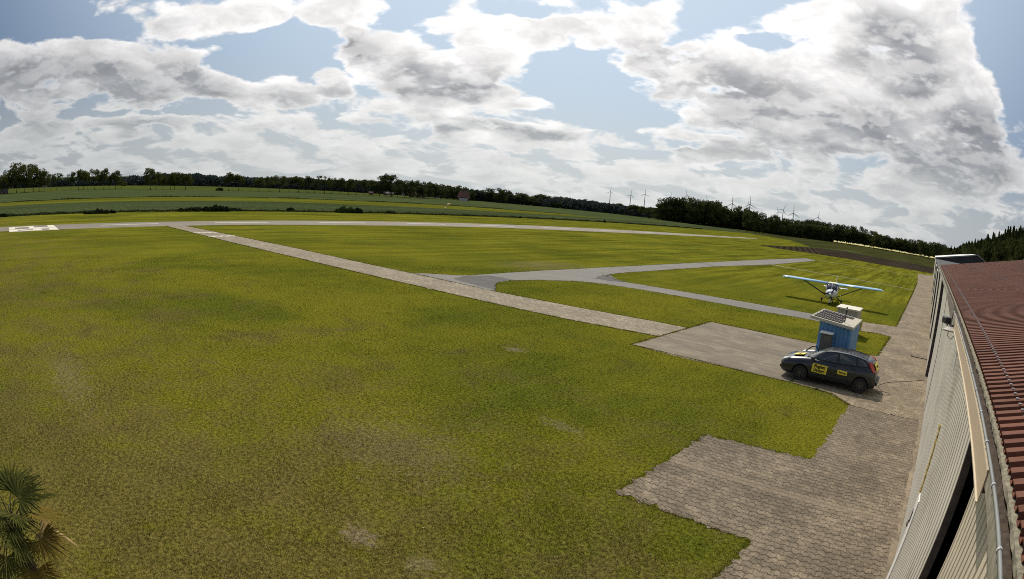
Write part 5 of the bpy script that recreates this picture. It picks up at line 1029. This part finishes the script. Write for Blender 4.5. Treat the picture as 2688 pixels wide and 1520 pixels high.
# ================================================================ aircraft
ac = empty('light_aircraft', (-8.86,53.0,0), R(-85.0)); ac.rotation_euler = (R(1.3),0,R(-85.0)); ac.location.z = 0.02
tag(ac, 'small white high wing aircraft with propeller parked on the grass', 'aircraft')
awh = mat('aircraft_white', (0.72,0.73,0.74), 0.25, coat=0.5); abl = mat('aircraft_blue', (0.10,0.28,0.55), 0.3, coat=0.4); alb = mat('aircraft_pale_blue', (0.16,0.42,0.66), 0.25, coat=0.5)
agl = mat('canopy_glass', (0.03,0.028,0.05), 0.05, spec=0.9)
def ell(x, zc, ry, rzv, n=20, p=2.4):
    out = []
    for k in range(n):
        a_ = 2*math.pi*k/n; c, s = math.cos(a_), math.sin(a_)
        out.append(Vector((x, ry*math.copysign(abs(c)**(2/p), c), zc+rzv*math.copysign(abs(s)**(2/p), s))))
    return out
mb = MB(); mb.loft([ell(1.72,0.86,0.16,0.15),ell(1.66,0.86,0.30,0.26),ell(1.45,0.86,0.42,0.34),ell(1.1,0.84,0.50,0.38),ell(0.8,0.84,0.54,0.40),ell(0.2,0.90,0.56,0.46),ell(-0.5,0.94,0.52,0.46),ell(-1.2,0.98,0.36,0.34),ell(-1.9,1.0,0.20,0.20),ell(-2.8,1.0,0.12,0.12),ell(-4.2,1.0,0.08,0.08)])
fus = mb.build('fuselage', awh, ac, smooth='all')
mb = MB()                                       # cowl air intakes
for s in (-1,1): mb.lathe([(0.0,0.0),(0.085,0.0),(0.085,0.03)], 12, Matrix.Translation((1.67,s*0.17,0.93)) @ Matrix.Rotation(R(90),4,'Y'))
mb.lathe([(0.0,0.0),(0.12,0.0),(0.12,0.03)], 12, Matrix.Translation((1.655,0,0.70)) @ Matrix.Rotation(R(90),4,'Y'))
mb.build('air_intake', ink, fus)
mb = MB(); mb.loft([ell(0.92,1.13,0.46,0.10,p=2.6),ell(0.62,1.27,0.52,0.26,p=2.8),ell(0.38,1.36,0.54,0.28,p=2.8),ell(-0.4,1.36,0.53,0.27,p=2.8),ell(-0.95,1.26,0.42,0.26,p=2.6),ell(-1.25,1.14,0.25,0.14)])
can = mb.build('canopy', agl, ac, smooth='all')
mb = MB(); mb.tube([(0.97,0,1.20),(0.66,0,1.545),(0.4,0,1.645)], 0.022, 6); mb.build('canopy_frame', awh, can)
for s in (-1,1):
    mb = MB(); mb.tube([(0.86,s*0.46,1.12),(0.60,s*0.50,1.50)], 0.03, 6); mb.build('canopy_frame', awh, can)
    mb = MB(); mb.tube([(-0.02,s*0.55,1.1),(0.0,s*0.53,1.60)], 0.028, 6); mb.build('canopy_frame', awh, can)
mb = MB(); mb.box(-0.9,0.42,-0.42,0.42,1.60,1.70); bevel(mb.build('cabin_roof', mat('cabin_roof_cream', (0.66,0.66,0.52), 0.4), ac), 0.04)
def foil(y, x_le, ch, z, th):
    up = [(0,0),(0.02,0.035),(0.10,0.075),(0.30,0.10),(0.6,0.07),(1.0,0.004)]; dn = [(0.9,-0.008),(0.5,-0.02),(0.15,-0.035),(0.03,-0.028)]
    return [Vector((x_le-u*ch, y, z+v*th*ch)) for u, v in up+dn]
for s in (-1,1):
    mb = MB(); mb.loft([foil(s*0.40,0.42,1.34,1.60,1.0),foil(s*2.4,0.42,1.34,1.635,1.0),foil(s*4.1,0.42,1.32,1.66,0.95),foil(s*4.45,0.38,1.20,1.655,1.0),foil(s*4.66,0.05,0.75,1.62,0.5),foil(s*4.74,-0.35,0.25,1.60,0.3)])
    wg = mb.build('wing', mat('wing_pale_blue', (0.36,0.58,0.76), 0.25, coat=0.5), ac, smooth='all')
    mb = MB(); mb.tube([(0.425,s*0.55,1.597),(0.425,s*2.4,1.632),(0.42,s*4.2,1.655),(0.36,s*4.5,1.65)], 0.026, 8); mb.build('leading_edge', alb, wg, smooth='all')
    mb = MB(); mb.loft([foil(s*0.6,-0.72,0.22,1.612,0.6),foil(s*4.2,-0.72,0.22,1.67,0.6)]); mb.build('flap', abl, wg)
    mb = MB(); mb.tube([(0.05,s*0.50,0.56),(0.10,s*2.75,1.60)], 0.030, 8); mb.tube([(-0.25,s*0.50,0.56),(-0.45,s*2.75,1.60)], 0.022, 8); mb.build('wing_strut', mat('strut_dark', (0.05,0.05,0.055), 0.4), ac)
    # main gear
    mb = MB(); mb.tube([(-0.25,s*0.42,0.55),(-0.28,s*0.86,0.20)], 0.028, 8); mb.tube([(0.1,s*0.45,0.52),(-0.28,s*0.86,0.18)], 0.02, 8); lg = mb.build('landing_gear', blackt, ac)
    mb = MB(); mb.lathe([(0.05,-0.06),(0.15,-0.065),(0.18,-0.03),(0.18,0.03),(0.15,0.065),(0.05,0.06)], 18, Matrix.Translation((-0.28,s*0.92,0.18)) @ Matrix.Rotation(R(90),4,'X')); mb.build('wheel', tyre, lg)
    # tailplane
    mb = MB(); mb.loft([foil(s*0.05,-3.55,0.85,1.02,0.5),foil(s*1.1,-3.62,0.72,1.02,0.5),foil(s*1.22,-3.75,0.5,1.02,0.4)]); tp = mb.build('tailplane', awh, ac, smooth='all')
    mb = MB(); mb.loft([foil(s*0.12,-3.98,0.45,1.022,0.75),foil(s*1.16,-3.98,0.38,1.022,0.75)]); mb.build('elevator', abl, tp)
mb = MB(); mb.loft([[Vector((x_-u*c_, v*c_*0.5, z_)) for u,v in ((0,0),(0.15,0.08),(0.5,0.09),(1,0.01),(1,-0.01),(0.5,-0.09),(0.15,-0.08))] for x_, c_, z_ in ((-3.2,1.25,1.02),(-3.55,0.95,1.5),(-3.85,0.62,2.02))]); mb.build('fin', mat('fin_cream',(0.62,0.58,0.50),0.35), ac)
mb = MB(); mb.tube([(1.15,0,0.55),(1.28,0,0.42)], 0.04, 8); mb.tube([(1.28,0.09,0.46),(1.30,0.09,0.16)], 0.018, 6); mb.tube([(1.28,-0.09,0.46),(1.30,-0.09,0.16)], 0.018, 6); lg = mb.build('nose_gear', awh, ac)
mb = MB(); mb.lathe([(0.05,-0.05),(0.13,-0.055),(0.16,-0.03),(0.16,0.03),(0.13,0.055),(0.05,0.05)], 18, Matrix.Translation((1.30,0,0.16)) @ Matrix.Rotation(R(90),4,'X')); mb.build('wheel', tyre, lg)
mb = MB(); mb.loft([ell(1.50,0.22,0.04,0.06),ell(1.42,0.24,0.085,0.13),ell(1.22,0.25,0.09,0.14),ell(1.0,0.22,0.03,0.05)]); mb.build('wheel_spat', awh, lg, smooth='all')
mb = MB(); mb.lathe([(0.13,0.0),(0.12,0.08),(0.07,0.17),(0.0,0.21)], 16, Matrix.Translation((1.72,0,0.86)) @ Matrix.Rotation(R(90),4,'Y')); sp_ = mb.build('spinner', awh, ac, smooth=True)
for k in range(3):
    Mb = Matrix.Translation((1.78,0,0.86)) @ Matrix.Rotation(R(86+120*k),4,'X') @ Matrix.Rotation(R(0),4,'Z')
    mb = MB(); mb.loft([[Mb @ Vector((a_*0.035, b_*w_, z_)) for a_, b_ in ((-0.5,-1),(0.5,-0.6),(0.5,1),(-0.5,0.6))] for z_, w_ in ((0.08,0.035),(0.3,0.060),(0.6,0.050),(0.82,0.022))]); mb.build('propeller_blade', ink, sp_)

# ================================================================ wind turbines
tw_m = mat('turbine_grey', (0.30,0.31,0.32), 0.6)
TNAMES = ['first wind turbine from the left, above the lane trees','second wind turbine from the left, above the lane trees','third wind turbine from the left, beside the dark wood','wind turbine showing one upright blade above the left end of the wood','wind turbine with one blade leaning left above the wood crest','tiny far wind turbine tip over the middle of the wood','wind turbine whose single blade tops the wood right of its crest','wind turbine with hub just above the bright treetops','tall wind turbine overlapping a smaller one above the wood','smaller wind turbine right behind the tall one','wind turbine with a blade tilted left, in the group of three','wind turbine with a blade tilted right, middle of the group of three','wind turbine with an upright blade, right one of the group of three','rightmost small wind turbine above the low part of the wood']
for i, (a0, e0, Rr, rot) in enumerate(DATA['turb']):
    if i in (3,4,5,6):                                     # hub hidden behind the wood: only the blade's tip shows
        tip = e0+Rr; Rr = 0.50 if i != 5 else 0.38; e0 = tip-Rr
    dist = 41.0/math.radians(Rr); hz_ = CAM_H+dist*math.tan(R(e0))
    t = empty('wind_turbine', (dist*math.sin(R(a0)), dist*math.cos(R(a0)), 0), R(-a0)); tag(t, TNAMES[i], 'wind turbine', 'wind turbines beyond the wood')
    mb = MB(); mb.tube([(0,0,0),(0,0,hz_*0.5),(0,0,hz_)], 3.6, 10, 1.9); mb.build('tower', tw_m, t, smooth='all')
    mb = MB(); mb.box(-2.6,2.6,-5,6,hz_-2.6,hz_+2.6); bevel(mb.build('nacelle', tw_m, t), 1.0)
    mb = MB(); mb.lathe([(2.6,0),(2.2,2.2),(0,3.6)], 12, Matrix.Translation((0,-5,hz_)) @ Matrix.Rotation(R(90),4,'X')); hb = mb.build('hub', tw_m, t)
    for k in range(3):
        Mb = Matrix.Translation((0,-7,hz_)) @ Matrix.Rotation(R(rot+120*k),4,'Y')
        mb = MB(); mb.loft([[Mb @ Vector((a_*w_, b_*0.5, z_)) for a_, b_ in ((-0.4,-1),(0.6,-0.6),(0.9,0.4),(-0.3,1))] for z_, w_ in ((1.5,1.6),(8,2.5),(22,1.9),(41,0.7))]); mb.build('blade', tw_m, hb)

# ================================================================ far houses
rred = mat('roof_red_tiles', (0.17,0.075,0.050), 0.8, var=0.2, vscale=0.6); rdk = mat('roof_dark_tiles', (0.05,0.038,0.036), 0.8, var=0.2); wbr = mat('brick_wall', (0.17,0.075,0.05), 0.9, var=0.2); wwh = mat('render_white', (0.50,0.49,0.46), 0.8); win = mat('window_dark', (0.02,0.022,0.025), 0.2)
HL = ['small dark roofed house among the first village trees','low brick house behind the village trees with pale gable','little white gabled house between the village trees','long brick house with red roof and white doors','white gabled house beside the long brick house','white walled house with dark roof right of the long brick house','small pale house at the end of the village row','large farmhouse with red half hipped roof at the end of the village','dark red barn under the tall clump at the far left','pale building far behind the lone couple of trees','tiny pale shed right of the tall clump']
for i, (x, y, w_, hh) in enumerate(DATA['houses']):
    az_ = math.atan2(x, y); e = empty('house', (x, y, 0), -az_); tag(e, HL[i], 'house')
    hh = max(hh, 1.8); bw_ = w_/2; d_ = w_*0.6; big_ = (i == 7)
    eave = hh*(0.36 if big_ else 0.55)
    wm_, rm_ = ((wbr, rred), (wbr, rdk), (wwh, rdk), (wbr, rred), (wwh, rred), (wwh, rdk), (wwh, rred), (wbr, rred), (mat('barn_red',(0.10,0.035,0.03),0.8), rdk), (wwh, rdk), (wwh, rdk))[i]
    mb = MB(); mb.box(-bw_,bw_,0,d_,0,eave); mb.build('wall', wm_, e)
    ins = bw_*0.35 if big_ else 0.0
    mb = MB(); mb.add([(-bw_-.2,-.3,eave-.05),(bw_+.2,-.3,eave-.05),(bw_+.2,d_+.3,eave-.05),(-bw_-.2,d_+.3,eave-.05),(-bw_-.2+ins,d_/2,hh),(bw_+.2-ins,d_/2,hh)], [(0,1,5,4),(2,3,4,5),(1,2,5),(3,0,4),(3,2,1,0)]); rf = mb.build('roof', rm_, e)
    if big_ or i == 3: mb = MB(); mb.box(-0.3,0.2,d_/2-.3,d_/2+.2,hh*0.8,hh+0.5); mb.build('chimney', wbr, rf)
    n_ = max(1, int(w_/1.8))
    for k in range(n_):
        xc = -bw_+w_*(k+.5)/n_
        if i in (3,1) and k % 2: mb = MB(); mb.box(xc-.45,xc+.45,-0.06,-0.004,0,eave*0.85); mb.build('door', wwh, e)
        else:
            mb = MB(); mb.box(xc-.38,xc+.38,-0.05,-0.004,eave*0.35,eave*0.8); f_ = mb.build('window', wwh, e); mb = MB(); mb.box(xc-.28,xc+.28,-0.07,-0.052,eave*0.42,eave*0.74); mb.build('pane', win, f_)
    if big_:
        mb = MB(); mb.box(-bw_*0.7,bw_*0.7,-1.5,-0.32,0,eave*0.7); mb.build('porch', wwh, e)
# small windsock in the crop
x, y, hh = DATA['sock']; ws = empty('windsock', (x,y,0)); tag(ws, 'small pale orange windsock on a short pole in the crop beyond the runway', 'windsock')
mb = MB(); mb.tube([(0,0,0),(0,0,1.35)], 0.05, 6); mb.tube([(0,-0.9,0),(0,0,0.9)], 0.03, 5); mb.build('pole', awh, ws)
mb = MB(); mb.tube([(0,0.05,1.3),(0,0.6,1.5),(0,1.3,1.55)], 0.30, 10, 0.16); mb.tube([(0,-0.85,0.35),(0,-0.45,0.5)], 0.2, 8, 0.14); mb.build('sock', mat('sock_orange', (0.85,0.50,0.22), 0.6), ws)

# ================================================================ fan palm, bottom left
pm = empty('fan_palm', (-7.75,-0.50,0)); pm.scale = (1.38,1.38,1.25); tag(pm, 'fan palm with green and yellowing fronds in the bottom left corner', 'palm')
pgr = leaf_mat('palm_green', (0.040,0.048,0.012), (0.12,0.122,0.034), 0.4); pye = leaf_mat('palm_yellow', (0.08,0.075,0.018), (0.24,0.16,0.035), 0.35); pdr = leaf_mat('palm_dry', (0.26,0.19,0.09), (0.50,0.38,0.20), 0.3)
pst = mat('palm_stalk', (0.06,0.055,0.02), 0.6)
mb = MB(); rs = np.random.RandomState(2)
mb.tube([(0,0,0),(0.02,0.01,0.5),(0,0,1.0),(0.0,0.0,1.22)], 0.12, 10, 0.09); tk = mb.build('trunk', mat('palm_fibre', (0.06,0.045,0.03), 0.95, var=0.4, vscale=20, bump=1.0), pm)
mb = MB()
for k in range(90): a_ = rs.rand()*6.28; z_ = 0.3+0.9*rs.rand(); mb.tube([(0.04*math.cos(a_),0.04*math.sin(a_),z_-0.03),(0.09*math.cos(a_),0.09*math.sin(a_),z_),(0.17*math.cos(a_),0.17*math.sin(a_),z_+0.08)], 0.012, 4, 0.003)
mb.build('fibres', mat('palm_stub', (0.10,0.075,0.045), 0.9), tk)['kind'] = 'stuff'
def frond(az_, el_, L, rad_, m_, seed, droop=0.12, half=78):
    r = np.random.RandomState(seed); d = Vector((math.cos(az_)*math.cos(el_), math.sin(az_)*math.cos(el_), math.sin(el_)))
    p0 = Vector((0,0,1.18)); p2 = p0+d*L+Vector((0,0,-droop)); p1 = p0+d*L*0.55+Vector((0,0,0.02))
    mb = MB(); mb.tube(catmull([p0,p1,p2],5), 0.010, 5, 0.006); st = mb.build('frond', pst, pm)
    ax = (p2-p1).normalized(); sidev = ax.cross(Vector((0,0,1)));
    if sidev.length < .1: sidev = Vector((1,0,0))
    sidev.normalize(); nrm = sidev.cross(ax).normalized()
    roll = r.uniform(-0.7,0.7); sd, nm = sidev*math.cos(roll)+nrm*math.sin(roll), nrm*math.cos(roll)-sidev*math.sin(roll)
    V = []; F = []; n = 30
    for k in range(n):
        a_ = math.radians(-half*1.35+2*half*1.35*k/(n-1)); q = ax*math.cos(a_)+sd*math.sin(a_); rr = rad_*(0.86+0.2*r.rand())*(1-0.18*abs(a_)/2)
        w = rad_*0.030; tdir = (ax*-math.sin(a_)+sd*math.cos(a_)); lift = nm*0.05*rad_*(1 if k % 2 else -1)*0.4
        b = len(V); cup = nm*(0.10*rad_*abs(math.sin(a_)))
        m1 = p2+q*rr*0.55+cup; tp_ = p2+q*rr+cup*1.3+Vector((0,0,-0.10*rr*r.rand()*2))
        V += [p2, m1+tdir*w, m1-tdir*w+lift, tp_+tdir*w*0.12]; F += [(b,b+1,b+2),(b+1,b+3,b+2)]
    Vn = np.array([tuple(v) for v in V]); o = np_mesh('fan', Vn, np.array(F), m_, st, cols=r.rand(len(F)))
PF = [ # az (deg, world), elevation, stalk length, fan radius, material
 (150,62,0.45,0.50,pgr),(100,66,0.42,0.48,pgr),(200,45,0.50,0.50,pgr),(60,35,0.52,0.42,pye),(40,12,0.50,0.40,pye),(250,50,0.45,0.48,pgr),(300,30,0.52,0.46,pgr),(340,5,0.55,0.42,pgr),(10,-12,0.60,0.44,pye),
 (90,-5,0.45,0.40,pdr),(130,20,0.50,0.46,pgr),(180,5,0.50,0.46,pgr),(230,-10,0.50,0.46,pgr),(280,-15,0.55,0.44,pye),(320,-28,0.62,0.46,pgr),(350,42,0.45,0.42,pgr),(20,55,0.40,0.40,pgr),(70,8,0.36,0.30,pdr),(330,60,0.4,0.42,pgr),(0,25,0.5,0.40,pgr),(295,-40,0.75,0.5,pye),(340,-45,0.8,0.45,pye)]
for i, (a_, e_, L, rr, m_) in enumerate(PF): frond(R(a_), R(e_), L, rr, m_, 300+i)

# dry stalks and clods where the lawn is broken up (too many to count)
rs = np.random.RandomState(77); n = 5000
xs = rs.uniform(-24, -2.6, n); ys = rs.uniform(0, 24, n)
k_ = (~inside([(-12.24,32.55),(-4.9,32.7),(-4.9,23.2),(-12.24,23.1)], xs, ys)) & (~inside([(-5.5,15.5),(-5.5,10.5),(-2,10.5),(-2,15.7)], xs, ys)); xs, ys = xs[k_], ys[k_]; n = len(xs)
V, F = leaves(np.stack([xs, ys, 0.012+0.02*rs.rand(n)], 1), 0.014, rs)
tag(np_mesh('grass_litter', V, F, mat('dry_litter', (0.34,0.28,0.16), 0.9), cols=rs.rand(n)), 'dry clippings and daisies scattered in the lawn', 'litter', kind='stuff')
bpy.context.view_layer.update()
